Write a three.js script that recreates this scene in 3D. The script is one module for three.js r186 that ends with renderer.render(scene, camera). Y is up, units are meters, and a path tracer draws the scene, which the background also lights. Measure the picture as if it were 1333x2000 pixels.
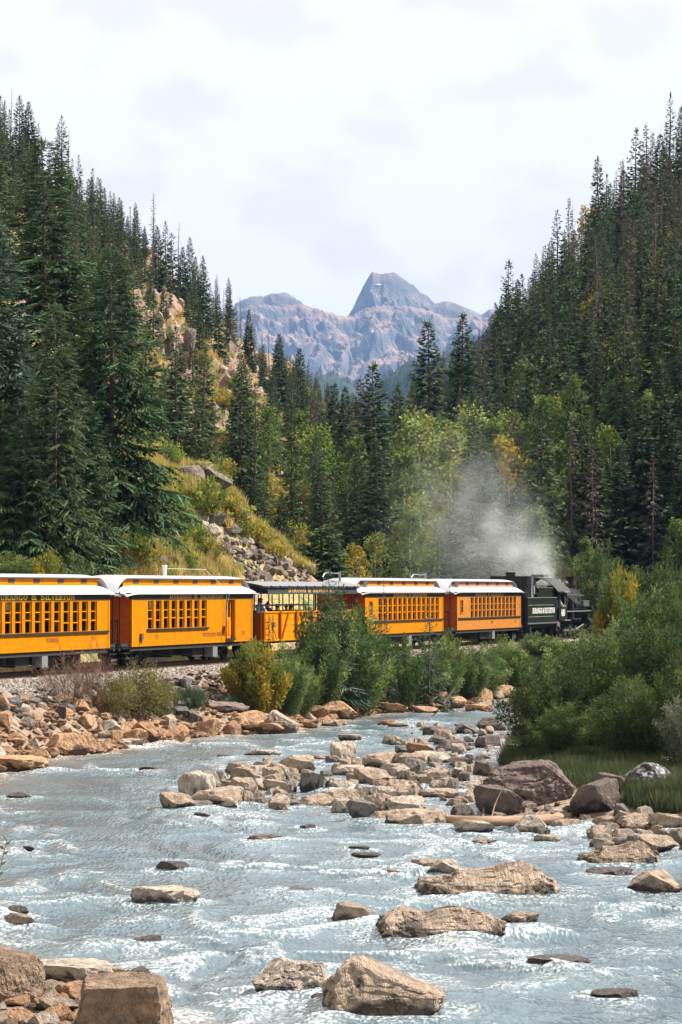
import * as THREE from 'three';
import { mergeGeometries, toCreasedNormals, mergeVertices } from 'three/addons/utils/BufferGeometryUtils.js';
import { MarchingCubes } from 'three/addons/objects/MarchingCubes.js';
import { FontLoader } from 'three/addons/loaders/FontLoader.js';
import { TextGeometry } from 'three/addons/geometries/TextGeometry.js';
import { createNoise2D, createNoise3D } from 'simplex-noise';

// ---------------------------------------------------------------- camera, sky, sun, exposure
const FOCAL = 5200, EYE = 5.5, HORIZON = 1150;          // focal length and horizon in pixels of a 1333 x 2000 picture; eye height above the river
const scene = new THREE.Scene();
const camera = new THREE.PerspectiveCamera(2 * Math.atan(1000 / FOCAL) * 180 / Math.PI, 1333 / 2000, 0.5, 40000);
const PITCH = Math.atan((HORIZON - 1000) / FOCAL);
camera.position.set(0, EYE, 0);
camera.rotation.x = PITCH;
scene.add(camera);
const renderer = new THREE.WebGLRenderer();
renderer.setSize(682, 1024);
renderer.shadowMap.enabled = true;
renderer.toneMapping = THREE.LinearToneMapping;
renderer.toneMappingExposure = 2.35;
const SUN = new THREE.Vector3(0.62, 0.75, -0.14).normalize();
const sun = new THREE.DirectionalLight(new THREE.Color(1, 0.945, 0.86), 5);
sun.position.copy(SUN).multiplyScalar(600).add(new THREE.Vector3(0, 0, -200));
sun.target.position.set(0, 0, -200);
sun.castShadow = true;
sun.shadow.radius = 1.2;
Object.assign(sun.shadow.camera, { left: -160, right: 160, top: 260, bottom: -260, near: 1, far: 1400 });
sun.shadow.mapSize.set(4096, 4096);
scene.add(sun, sun.target);
scene.fog = new THREE.FogExp2(0x90c0ff, 0.00005);

function rng(seed) {
  let a = seed >>> 0;
  return () => { a = (a + 0x6d2b79f5) | 0; let t = Math.imul(a ^ (a >>> 15), 1 | a); t = (t + Math.imul(t ^ (t >>> 7), 61 | t)) ^ t; return ((t ^ (t >>> 14)) >>> 0) / 4294967296; };
}
const n2 = createNoise2D(rng(11)), n3 = createNoise3D(rng(12));
function fbm2(x, y, o = 4) { let s = 0, a = 0.5; for (let i = 0; i < o; i++) { s += a * n2(x, y); x = x * 2.03 + 17.1; y = y * 2.03 - 9.3; a *= 0.5; } return s; }
function fbm3(x, y, z, o = 4) { let s = 0, a = 0.5; for (let i = 0; i < o; i++) { s += a * n3(x, y, z); x = x * 2.03 + 5.2; y = y * 2.03 - 3.1; z = z * 2.03 + 7.7; a *= 0.5; } return s; }
function ridge2(x, y, o = 4) { let s = 0, a = 0.5; for (let i = 0; i < o; i++) { s += a * (1 - 2 * Math.abs(n2(x, y))); x = x * 2.03 + 17.1; y = y * 2.03 - 9.3; a *= 0.5; } return s; }
const clamp = (x, a = 0, b = 1) => Math.min(b, Math.max(a, x)), lerp = (a, b, t) => a + (b - a) * t;
const smooth = (a, b, x) => { const t = clamp((x - a) / (b - a)); return t * t * (3 - 2 * t); };
function table(points) {                                   // piecewise linear function through [x, y] pairs
  return (x) => {
    if (x <= points[0][0]) return points[0][1];
    for (let i = 1; i < points.length; i++) if (x <= points[i][0]) { const [a, p] = points[i - 1], [b, q] = points[i]; return p + (q - p) * (x - a) / (b - a); }
    return points[points.length - 1][1];
  };
}
{ // thin bright cloud cover with faint grey-lavender undersides, a trace of blue low down
  const W = 2048, H = 1024, data = new Float32Array(W * H * 4);
  for (let r = 0; r < H; r++) {
    const el = ((r + 0.5) / H - 0.5) * Math.PI, y = Math.sin(el), c = Math.cos(el);
    for (let k = 0; k < W; k++) {
      const az = ((k + 0.5) / W - 0.5) * 2 * Math.PI, x = c * Math.cos(az), z = c * Math.sin(az), i = (r * W + k) * 4;
      let R = 0.4, G = 0.41, B = 0.425;
      if (y > 0) {
        const q = 1 / (y + 0.22), u = x * q * 2.2, v = z * q * 2.2;
        const a = fbm2(u * 1.6 + 3, v * 1.6, 5), b = fbm3(x * 15, y * 26, z * 15, 7) + 0.35 * fbm3(x * 60, y * 90, z * 60, 4);
        const low = smooth(0.02, 0.11, y);
        const grey = clamp(smooth(0.0, 0.42, a * 0.25 + b) * 0.9) * low;
        R = lerp(0.38, 0.485, low); G = lerp(0.4, 0.468, low); B = lerp(0.425, 0.445, low);
        R = lerp(R, 0.412, grey); G = lerp(G, 0.392, grey); B = lerp(B, 0.375, grey);
        const puff = smooth(0.08, 0.4, b) * 0.035 * (1 - low * 0.3); R += puff; G += puff * 0.9; B += puff * 0.6;
      }
      data[i] = R; data[i + 1] = G; data[i + 2] = B; data[i + 3] = 1;
    }
  }
  const sky = new THREE.DataTexture(data, W, H, THREE.RGBAFormat, THREE.FloatType);
  sky.mapping = THREE.EquirectangularReflectionMapping; sky.magFilter = THREE.LinearFilter; sky.needsUpdate = true;
  scene.background = sky; scene.environment = sky;
}

// ---------------------------------------------------------------- naming and small helpers
const used = new Map();
function numbered(name) { const n = used.get(name) ?? 0; used.set(name, n + 1); return n ? name + '_' + String(n).padStart(3, '0') : name; }
function tag(o, label, category, group, kind) {
  if (label) o.userData.label = label;
  if (category) o.userData.category = category;
  if (group) o.userData.group = group;
  if (kind) o.userData.kind = kind;
  return o;
}
function shade(o) { o.traverse((m) => { if (m.isMesh) { m.castShadow = true; m.receiveShadow = true; } }); return o; }
function thing(name, label, category, group, pos = [0, 0, 0], turn = 0) {
  const o = new THREE.Group(); o.name = numbered(name); o.position.set(...pos); o.rotation.y = turn; scene.add(o);
  return tag(o, label, category, group);
}
function part(name, geo, mat, parent, label) {
  const g = Array.isArray(geo) ? (geo.length > 1 ? mergeGeometries(geo.map(plain)) : geo[0]) : geo;
  const m = new THREE.Mesh(g, mat); m.name = name; m.castShadow = m.receiveShadow = true; if (label) m.userData.label = label; parent.add(m); return m;
}
function top(name, geo, mat, label, category, group, kind) {
  const m = new THREE.Mesh(Array.isArray(geo) ? mergeGeometries(geo.map(plain)) : geo, mat); m.name = numbered(name); m.castShadow = m.receiveShadow = true; scene.add(m); return tag(m, label, category, group, kind);
}
function plain(g) { const f = g.index ? g.toNonIndexed() : g; for (const k of Object.keys(f.attributes)) if (!['position', 'normal', 'uv'].includes(k)) f.deleteAttribute(k); return f; }
const M4 = new THREE.Matrix4(), V = (x, y, z) => new THREE.Vector3(x, y, z);
function box(w, h, d, x = 0, y = 0, z = 0, rx = 0, ry = 0, rz = 0) {
  const g = new THREE.BoxGeometry(w, h, d);
  const p = g.attributes.position, n = g.attributes.normal, uv = g.attributes.uv;
  for (let i = 0; i < p.count; i++) { const a = Math.abs(n.getX(i)), b = Math.abs(n.getY(i)); uv.setXY(i, (a > 0.5 ? p.getZ(i) : p.getX(i)) + x, (b > 0.5 ? p.getZ(i) : p.getY(i)) + y); }
  if (rx || ry || rz) g.applyMatrix4(M4.makeRotationFromEuler(new THREE.Euler(rx, ry, rz)));
  return g.translate(x, y, z);
}
function cyl(r0, r1, len, x, y, z, axis = 'y', seg = 16) {  // r0 at the low end of the axis
  const g = new THREE.CylinderGeometry(r1, r0, len, seg);
  if (axis === 'x') g.rotateZ(-Math.PI / 2); if (axis === 'z') g.rotateX(Math.PI / 2);
  return g.translate(x, y, z);
}
function bar(a, b, r = 0.02, seg = 6) {                     // a round bar between two points
  const A = V(...a), B = V(...b), d = B.clone().sub(A), g = new THREE.CylinderGeometry(r, r, d.length(), seg);
  g.applyQuaternion(new THREE.Quaternion().setFromUnitVectors(V(0, 1, 0), d.normalize()));
  const m = A.add(B).multiplyScalar(0.5); return g.translate(m.x, m.y, m.z);
}
function tube(points, r, seg = 12, radial = 6) { return new THREE.TubeGeometry(new THREE.CatmullRomCurve3(points.map((p) => V(...p))), seg, r, radial); }
function grid(nx, ny, f) {                                  // a sheet f(u, v) -> [x, y, z]
  const pos = [], uv = [], idx = [];
  for (let j = 0; j <= ny; j++) for (let i = 0; i <= nx; i++) { const p = f(i / nx, j / ny); pos.push(p[0], p[1], p[2]); uv.push(p[3] ?? i / nx, p[4] ?? j / ny); }
  for (let j = 0; j < ny; j++) for (let i = 0; i < nx; i++) { const a = j * (nx + 1) + i, b = a + nx + 1; idx.push(a, a + 1, b, b, a + 1, b + 1); }
  const g = new THREE.BufferGeometry();
  g.setAttribute('position', new THREE.Float32BufferAttribute(pos, 3)); g.setAttribute('uv', new THREE.Float32BufferAttribute(uv, 2)); g.setIndex(idx); g.computeVertexNormals();
  return g;
}
const FRAME = (() => { const c = Math.cos(PITCH), s = Math.sin(PITCH); return {
  ray(px, py) { const a = (px - 666.5) / FOCAL, b = (1000 - py) / FOCAL; const z = b * s - c; return [a / -z, (b * c + s) / -z]; },   // x and y per metre of distance
  at(px, py, d) { const [a, b] = this.ray(px, py); return V(a * d, EYE + b * d, -d); },
  to(x, y, d) { const dy = y - EYE, yc = dy * c - d * s, zc = dy * s + d * c; return [666.5 + FOCAL * x / zc, 1000 - FOCAL * yc / zc]; },
}; })();
const col = (r, g, b) => new THREE.Color().setRGB(r, g, b);
function std(c, roughness = 0.8, extra = {}) { return new THREE.MeshStandardMaterial({ color: col(...c), roughness, side: THREE.DoubleSide, ...extra }); }
function noiseTexture(size, f, srgb, repeat) {
  const d = new Uint8Array(size * size * 4);
  for (let y = 0; y < size; y++) for (let x = 0; x < size; x++) { const c = f(x / size, y / size), i = (y * size + x) * 4; d[i] = clamp(c[0]) * 255; d[i + 1] = clamp(c[1] ?? c[0]) * 255; d[i + 2] = clamp(c[2] ?? c[0]) * 255; d[i + 3] = 255; }
  const t = new THREE.DataTexture(d, size, size); t.wrapS = t.wrapT = THREE.RepeatWrapping; t.magFilter = THREE.LinearFilter; if (srgb) t.colorSpace = THREE.SRGBColorSpace; if (repeat) t.repeat.set(repeat, repeat); t.needsUpdate = true; return t;
}
function torusNoise(u, v, k, o) {                            // noise that repeats without a seam
  const a = u * 2 * Math.PI, b = v * 2 * Math.PI, r = k / (2 * Math.PI);
  return fbm3(Math.cos(a) * r + Math.cos(b) * r * 0.71, Math.sin(a) * r + 3.1 + Math.sin(b) * r * 0.33, Math.sin(b) * r - Math.cos(b) * r * 0.4, o);
}

// ---------------------------------------------------------------- the lie of the land: x to the right, d away from the camera
const TDIR = [0.3304, 0.9438], T0 = [-9.36, 104.41], RAIL = 2.45;   // the track centre line
function alongTrack(x, d) { const a = x - T0[0], b = d - T0[1]; return [a * TDIR[0] + b * TDIR[1], -a * TDIR[1] + b * TDIR[0]]; }   // [forward, to the left]
const leftBank = table([[24, -0.2], [30, -1.5], [34, -2.6], [38, -4.6], [42, -6.6], [50, -9], [60, -10.3], [72, -10.6], [79.4, -10.2], [84, -9.8], [87, -9], [89, -7.8], [94.6, -6.67], [99.6, -4.16], [100.4, -2.05], [105.9, -1.35], [114, 0.73], [119, 3.05], [121.6, 5], [130, 7.3], [135, 8.9], [139, 14], [144, 30], [170, 60]]);
const rightBank = table([[24, 10], [50, 9.6], [60, 8.9], [62, 8.2], [64, 5.2], [66, 4.1], [77, 4.5], [89, 5.6], [106, 7.0], [114, 7.7], [122, 10], [130, 15], [140, 28], [170, 70]]);
function ground(x, d) {
  const [, n] = alongTrack(x, d), dl = (leftBank(d) - x) * 0.72, dr = (x - rightBank(d)) * 0.8;
  const rough = fbm2(x * 0.45, d * 0.45, 3);
  let h;
  if (dl > 0 && d < 140 || d >= 140) {
    const e = Math.max(0, -2.3 - n), t = clamp(dl / (dl + e + 0.001));
    h = 0.1 + 1.95 * smooth(0, 1, t) + (n < -2.3 ? rough * 0.35 * smooth(0, 0.3, t) : 0);
    if (d >= 140 && n < -2.3) h = lerp(h, 2.05 + rough * 0.2, smooth(140, 150, d));
    if (n > -2.3) h = 2.05;
    const m = n - 3.2;
    if (m > 0) {
      const bumps = fbm2(x * 0.16, d * 0.16, 4) * Math.min(2, m * 0.3) + fbm2(x * 0.7, d * 0.7, 2) * Math.min(0.35, m * 0.1);
      let hs = 2.05 + 1.4 * Math.min(m, 2) + 0.92 * Math.max(0, m - 2) + bumps;
      if (d > 147) hs -= 1.0 * (d - 147);
      h = Math.max(h, hs, 2.05);
    }
    if (d > 145) {
      const far = fbm2(x * 0.05, d * 0.035, 5), fine = fbm2(x * 0.25, d * 0.2, 3);
      const A = 2.5 + 0.112 * (d - 190), B = -10 + 0.113 * (d - 190);
      let hl = A - 0.8 * x + far * 7 + fine * 1.2, hr = B + 0.88 * x + far * 4 + fine;
      const cliff = smooth(-0.1, 0.25, fbm2(x * 0.03 + 40, d * 0.02, 3)) * smooth(175, 205, d) * (1 - smooth(330, 400, d));
      if (cliff > 0) { const step = 6.5, k = hl / step, f = k - Math.floor(k); hl = lerp(hl, (Math.floor(k) + smooth(0.42, 0.72, f)) * step + fine, cliff * 0.9); }
      const clear = smooth(2.6, 9, -n) * (d < 200 ? 1 : 1);
      const m2 = smooth(3, 8, n) + smooth(192, 215, d);
      h = Math.max(h, lerp(h, hl, clamp(m2)), n < -2.6 || d > 200 ? lerp(h, hr, d > 215 ? 1 : Math.max(clear, smooth(200, 215, d))) : h);
      h = Math.max(h, 2.05 + 0.02 * Math.max(0, d - 190));
    }
  } else if (dr > 0) h = 0.08 + 0.6 * (1 - Math.exp(-dr * 0.3)) + 0.035 * dr + rough * 0.18 * smooth(0, 1.5, dr);
  else h = -0.12 - Math.min(0.8, 0.5 * Math.min(-dl, -dr));
  return h;
}
function hit(px, py, water = true) {                        // where a sight line through a picture point meets the ground (or the river)
  const [a, b] = FRAME.ray(px, py);
  let d = 26;
  for (; d < 470; d += 0.25) { const g = ground(a * d, d); if (EYE + b * d <= (water ? Math.max(g, 0) : g)) break; }
  return [a * d, d];
}
// ---------------------------------------------------------------- ground sheet
const groundBump = noiseTexture(512, (u, v) => [0.5 + 0.5 * torusNoise(u, v, 14, 6)], false);
const groundTint = noiseTexture(512, (u, v) => { const a = 0.88 + 0.22 * torusNoise(u, v, 10, 6) + 0.1 * torusNoise(u + 0.3, v + 0.7, 60, 2); return [a, a, a]; }, false);
const slopeRock = (x, d) => smooth(-0.08, 0.18, fbm2(x * 0.06 + 9, d * 0.045, 4));
function groundColor(x, d, h, slope, n) {
  const f = fbm2(x * 0.8, d * 0.8, 3), c = fbm2(x * 0.09 + 30, d * 0.09, 3);
  const tan = [0.32, 0.22, 0.15], gravel = [0.28, 0.235, 0.2], grass = [0.4, 0.325, 0.12], green = [0.1, 0.135, 0.03], pink = [0.34, 0.215, 0.16], duff = [0.055, 0.045, 0.03];
  const mix = (a, b, t) => a.map((q, i) => lerp(q, b[i], clamp(t)));
  let k;
  if (d > 150 && n < -2.6 || d > 205 && x > 6) { k = mix(duff, [0.1, 0.085, 0.05], 0.5 + f); }
  else if (n > 2.6) {
    const near = 1 - smooth(150, 175, d);
    k = mix(pink, tan, 0.5 + 0.8 * c);
    const veg = near > 0.5 ? smooth(-0.35, 0.0, c + 0.3 * f + 0.1) : smooth(0.06, 0.3, c + 0.35 * f - (slope - 0.8) * 0.5) * 0.8;
    k = mix(k, mix(grass, green, near > 0.5 ? smooth(0.05, 0.4, f + c * 0.4) : 0.35 + f), veg * 0.9);
    k = mix(k, [0.23, 0.16, 0.13], smooth(1.6, 2.6, slope) * 0.6);
    const seam = Math.abs(fbm2(x * 0.35 + 4, h * 0.5 + d * 0.15, 3)); k = mix(k, [0.1, 0.07, 0.055], (1 - smooth(0.0, 0.09, seam)) * (1 - veg) * 0.85);
  } else if (Math.abs(n) < 2.6) k = [0.2, 0.18, 0.17];
  else { k = mix(mix(tan, gravel, 0.5 + f), d < 60 ? [0.16, 0.105, 0.065] : [0.3, 0.175, 0.095], smooth(0.7, 0.1, h) * (x < leftBank(d) ? 0.8 : 0.2)); if (x > rightBank(d)) k = mix(k, [0.06, 0.075, 0.03], smooth(0.25, 0.5, h + f * 0.2)); else k = mix(k, [0.12, 0.12, 0.05], smooth(0.5, 0.9, h) * 0.6 * smooth(-0.1, 0.3, f + c) + smooth(140, 150, d)); }
  return k.map((q) => q * (0.92 + 0.25 * f));
}
{
  const xs = [], ds = [];
  for (let x = -14; x <= 14; x += 0.4) xs.push(x);
  for (let x = 14.4, s = 0.5; x < 170; s = Math.min(4, s * 1.03), x += s) { xs.push(x); xs.unshift(-x); }
  for (let d = 24; d < 150; d += 0.45) ds.push(d);
  for (let d = 150; d < 490; d += 1.1) ds.push(d);
  const nx = xs.length - 1, nd = ds.length - 1, C = [];
  const H = new Float32Array((nx + 1) * (nd + 1));
  for (let j = 0; j <= nd; j++) for (let i = 0; i <= nx; i++) H[j * (nx + 1) + i] = ds[j] > 484 ? -6 : ground(xs[i], ds[j]);
  const g = grid(nx, nd, (u, v) => { const i = Math.round(u * nx), j = Math.round(v * nd); return [xs[i], H[j * (nx + 1) + i], -ds[j], xs[i] / 5, (ds[j] + H[j * (nx + 1) + i]) / 5]; });
  const nor = g.attributes.normal, pos = g.attributes.position;
  for (let i = 0; i < pos.count; i++) { const x = pos.getX(i), d = -pos.getZ(i), ny = Math.abs(nor.getY(i)); C.push(...groundColor(x, d, pos.getY(i), Math.sqrt(1 - ny * ny) / Math.max(ny, 0.05), alongTrack(x, d)[1])); }
  g.setAttribute('color', new THREE.Float32BufferAttribute(C, 3));
  top('ground', g, new THREE.MeshStandardMaterial({ vertexColors: true, roughness: 0.95, map: groundTint, bumpMap: groundBump, bumpScale: 0.25, side: THREE.DoubleSide }), 'valley floor and slopes of soil, grass and pinkish rock', null, null, 'structure');
}
{ // everything beyond the near valley: one wide sheet of land to the horizon
  const g = grid(60, 60, (u, v) => { const x = (u - 0.5) * 16000, d = 470 + v * v * 15000; return [x, -8 + 0.02 * Math.max(0, d - 900) * 0.4, -d, x / 40, d / 40]; });
  top('terrain', g, std([0.05, 0.065, 0.05], 1), 'low forested land beyond the valley', null, null, 'structure');
}

// ---------------------------------------------------------------- far mountains
const MD = 8400, K = MD / 4000, mx = (px) => (px - 666.5) / FOCAL * MD, my = (py) => (HORIZON - py) / FOCAL * MD + EYE;
const crest = table([[250, 760], [330, 680], [400, 625], [440, 603], [475, 583], [492, 577], [515, 577], [532, 571], [555, 569], [572, 576], [590, 590], [605, 607], [622, 614], [640, 616], [658, 622], [675, 626], [690, 600], [703, 572], [712, 552], [721, 538], [727, 529], [735, 530], [742, 533], [756, 530], [770, 530], [784, 539], [797, 547], [806, 551], [815, 560], [822, 570], [834, 574], [845, 586], [852, 591], [868, 586], [890, 589], [904, 595], [925, 604], [943, 612], [958, 602], [972, 606], [1000, 618], [1050, 640], [1120, 670], [1250, 740]].map(([a, b]) => [mx(a), my(b)]));
const shoulder = table([[300, 760], [400, 660], [470, 622], [520, 612], [560, 617], [590, 611], [625, 622], [660, 634], [690, 632], [715, 617], [745, 611], [790, 616], [830, 622], [870, 640], [920, 632], [960, 640], [1020, 670], [1120, 720]].map(([a, b]) => [mx(a), my(b)]));
{
  const nx = 420, nd = 190, X0 = -420 * K, X1 = 480 * K, D0 = 3350 * K, D1 = 4300 * K, C = [];
  const peak = (x, d) => {
    const X = x / K, Y = d / K, w = fbm2(X * 0.012, Y * 0.012, 3) * 20, back = Math.abs(Y - 4000 - w * 0.3);
    const rid = ridge2(X * 0.0065 + 3 + 0.5 * fbm2(X * 0.009, Y * 0.009, 2), Y * 0.006 + 0.35 * fbm2(X * 0.008 + 7, Y * 0.008, 2), 6), fine = ridge2(X * 0.05, Y * 0.035, 4);
    const f1 = smooth(0, 75, back), main = crest(x + w * 0.15 * f1 * K) / K - (Y < 4000 ? 0.68 : 0.9) * back + (rid - 0.62) * 34 * f1 + fine * (1.5 + 6 * f1);
    const back2 = Math.abs(Y - 3840 - w), s2 = shoulder(x + w * 0.3 * K) / K - (Y < 3840 ? 0.5 : 0.22) * back2 - 4 + (rid - 0.6) * 30 * smooth(0, 60, back2) + fine * 4;
    return Math.max(main, s2, -10) * K;
  };
  const g = grid(nx, nd, (u, v) => { const x = X0 + (X1 - X0) * u, d = D0 + (D1 - D0) * v; return [x, peak(x, d), -d, x / 90, d / 90]; });
  const pos = g.attributes.position, nor = g.attributes.normal;
  for (let i = 0; i < pos.count; i++) {
    const x = pos.getX(i) / K, y = pos.getY(i) / K, d = -pos.getZ(i) / K, ny = Math.abs(nor.getY(i)), f = fbm3(x * 0.02, y * 0.03, d * 0.02, 4), scree = clamp(smooth(0.62, 0.86, ny) * 0.9 + smooth(0, 0.4, f) * 0.5) * (1 - smooth(390, 440, y) * 0.6);
    const up = smooth(150, 120, y + f * 40), k = [lerp(0.1, 0.3, scree), lerp(0.1, 0.195, scree), lerp(0.11, 0.14, scree)];
    C.push(...[lerp(k[0], 0.035, up), lerp(k[1], 0.06, up), lerp(k[2], 0.05, up)].map((q) => q * (0.85 + 0.4 * f)));
  }
  g.setAttribute('color', new THREE.Float32BufferAttribute(C, 3));
  const mb = groundBump.clone();
  top('mountain', g, new THREE.MeshStandardMaterial({ vertexColors: true, roughness: 1, bumpMap: mb, bumpScale: 5, side: THREE.DoubleSide }), 'bare rocky peaks far beyond the valley', null, null, 'structure');
  top('snow_patch', new THREE.SphereGeometry(1, 10, 6).scale(9, 3, 6).translate(mx(739), peak(mx(739), 3972 * K) + 0.5, -3972 * K), std([0.8, 0.82, 0.85], 0.7), 'small white snow patch under the summit of the tall peak', 'snow patch');
}
const farHills = [
  ['left', 3300, table([[440, 670], [520, 698], [570, 706], [620, 712], [660, 722], [700, 738], [760, 770], [900, 800]])],
  ['right', 2300, table([[600, 800], [690, 770], [730, 738], [755, 722], [790, 704], [815, 690], [845, 676], [880, 664], [915, 648], [950, 632], [1000, 610], [1100, 590]])],
];
function farHill(i) { const [, D, f] = farHills[i]; return (x, d) => { const px = 666.5 + x / D * FOCAL, y = (HORIZON - f(px)) / FOCAL * D + EYE - 9; return y - 0.36 * Math.abs(d - D) + fbm2(x * 0.01, d * 0.01, 3) * 22; }; }
farHills.forEach(([side, D], i) => {
  const h = farHill(i);
  const g = grid(90, 50, (u, v) => { const x = (u - 0.5) * D * 0.28, d = D - 520 + v * 800; return [x, Math.max(-12, h(x, d)), -d]; });
  top('forest_hill', g, std([0.02, 0.035, 0.032], 1), side === 'left' ? 'blue hazy forested ridge below the peaks' : 'dark blue forested ridge right of the valley gap', null, null, 'structure');
});

// ---------------------------------------------------------------- foliage geometry
class Leaves {
  constructor() { this.p = []; this.c = []; }
  tri(a, b, c, k) { this.p.push(a.x, a.y, a.z, b.x, b.y, b.z, c.x, c.y, c.z); for (let i = 0; i < 3; i++) this.c.push(k[0], k[1], k[2]); }
  blade(o, dir, side, len, wid, k, k2 = k) {                 // a kite-shaped spray from o along dir
    const tip = o.clone().addScaledVector(dir, len), mid = o.clone().addScaledVector(dir, len * 0.45), l = mid.clone().addScaledVector(side, wid / 2), r = mid.addScaledVector(side, -wid / 2);
    this.p.push(o.x, o.y, o.z, l.x, l.y, l.z, tip.x, tip.y, tip.z, o.x, o.y, o.z, tip.x, tip.y, tip.z, r.x, r.y, r.z);
    this.c.push(...k, ...k, ...k2, ...k, ...k2, ...k);
  }
  build() {
    const g = new THREE.BufferGeometry(); g.setAttribute('position', new THREE.Float32BufferAttribute(this.p, 3)); g.setAttribute('color', new THREE.Float32BufferAttribute(this.c, 3)); g.computeVertexNormals(); return g;
  }
}
const UP = V(0, 1, 0);
function perp(dir, r) { const a = V(r() - 0.5, r() - 0.5, r() - 0.5); a.addScaledVector(dir, -a.dot(dir)); return a.lengthSq() < 1e-6 ? V(1, 0, 0) : a.normalize(); }
function trunkGeo(h, r0, r1, r, lean = 0.01, y0 = -0.03) {
  const pts = []; for (let i = 0; i <= 5; i++) { const t = i / 5; pts.push([(r() - 0.5) * lean * h * (t > 0 ? 1 : 0), lerp(y0 * h, h, t), (r() - 0.5) * lean * h * (t > 0 ? 1 : 0)]); }
  const g = new THREE.TubeGeometry(new THREE.CatmullRomCurve3(pts.map((p) => V(...p))), 10, 1, 7), p = g.attributes.position, curve = new THREE.CatmullRomCurve3(pts.map((q) => V(...q)));
  for (let i = 0; i < p.count; i++) { const k = Math.floor(i / 8) / 10, c = curve.getPointAt(k), rad = lerp(r0, r1, k); p.setXYZ(i, c.x + (p.getX(i) - c.x) * rad, c.y + (p.getY(i) - c.y) * rad, c.z + (p.getZ(i) - c.z) * rad); }
  g.computeVertexNormals(); return g;
}
function conifer(seed, o) {                                  // o: h, r, b0 (where the crown begins), nb, tw, fine, dark, tip, shape
  const r = rng(seed), L = new Leaves(), { h, b0 = 0.06, nb, tw, fine = 0, shape = 0.85 } = o;
  const gapAt = r() * 0.5 + 0.2;
  for (let i = 0; i < nb; i++) {
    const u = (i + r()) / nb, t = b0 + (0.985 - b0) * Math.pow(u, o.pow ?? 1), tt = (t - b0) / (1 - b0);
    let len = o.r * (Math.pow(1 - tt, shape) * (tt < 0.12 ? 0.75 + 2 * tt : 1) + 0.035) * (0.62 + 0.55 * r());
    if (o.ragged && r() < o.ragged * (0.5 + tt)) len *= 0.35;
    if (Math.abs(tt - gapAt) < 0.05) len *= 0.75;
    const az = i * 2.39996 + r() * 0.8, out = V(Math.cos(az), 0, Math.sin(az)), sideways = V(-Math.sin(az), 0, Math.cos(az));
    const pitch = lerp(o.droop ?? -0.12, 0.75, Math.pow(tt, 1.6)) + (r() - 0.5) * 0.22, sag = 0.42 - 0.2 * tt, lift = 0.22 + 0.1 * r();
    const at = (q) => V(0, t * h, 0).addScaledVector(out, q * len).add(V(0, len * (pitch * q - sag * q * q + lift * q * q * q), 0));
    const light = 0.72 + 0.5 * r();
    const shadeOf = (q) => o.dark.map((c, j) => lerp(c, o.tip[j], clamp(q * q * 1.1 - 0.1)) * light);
    const m = Math.max(2, Math.round(tw * (0.45 + 0.55 * (1 - tt))));
    for (let j = 0; j < m; j++) {
      const q = 0.16 + 0.8 * (j + r()) / m, a = at(q), axis = at(Math.min(1.02, q + 0.06)).sub(a).normalize();
      for (const s of [-1, 1]) {
        const dir = axis.clone().multiplyScalar(0.7).addScaledVector(sideways, s * (0.5 + 0.4 * r())).add(V(0, -0.28 - 0.3 * r(), 0)).normalize();
        const tl = len * (0.2 + 0.3 * (1 - q)) * (0.7 + 0.6 * r()) + o.r * 0.05;
        const k = shadeOf(q), k2 = shadeOf(Math.min(1, q + 0.35));
        if (!fine) { L.blade(a, dir, perp(dir, r), tl, tl * (o.fat ?? 0.42), k, k2); continue; }
        L.blade(a, dir, perp(dir, r), tl, tl * 0.13, k, k2);
        for (let f = 0; f < fine; f++) {
          const p = 0.15 + 0.85 * (f + r()) / fine, e = a.clone().addScaledVector(dir, tl * p), d2 = dir.clone().add(perp(dir, r).multiplyScalar(0.75)).add(V(0, -0.12, 0)).normalize(), bl = tl * (o.fb ?? 0.2) * (0.7 + 0.7 * r());
          L.blade(e, d2, perp(d2, r), bl, bl * 0.36, shadeOf(q * 0.5 + p * 0.5), shadeOf(Math.min(1, q * 0.6 + p * 0.55)));
        }
      }
    }
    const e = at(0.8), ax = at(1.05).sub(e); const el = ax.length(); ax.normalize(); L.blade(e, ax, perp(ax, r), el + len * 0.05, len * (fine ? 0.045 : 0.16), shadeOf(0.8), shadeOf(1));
  }
  for (let i = 0; i < 5; i++) { const d = V((r() - 0.5) * 0.3, 1, (r() - 0.5) * 0.3).normalize(); L.blade(V(0, h * 0.955, 0), d, perp(d, r), h * 0.05, h * 0.008, o.tip, o.tip); }
  return { crown: L.build(), trunk: trunkGeo(h * 0.97, o.tr ?? h * 0.014, h * 0.001, r) };
}
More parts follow.
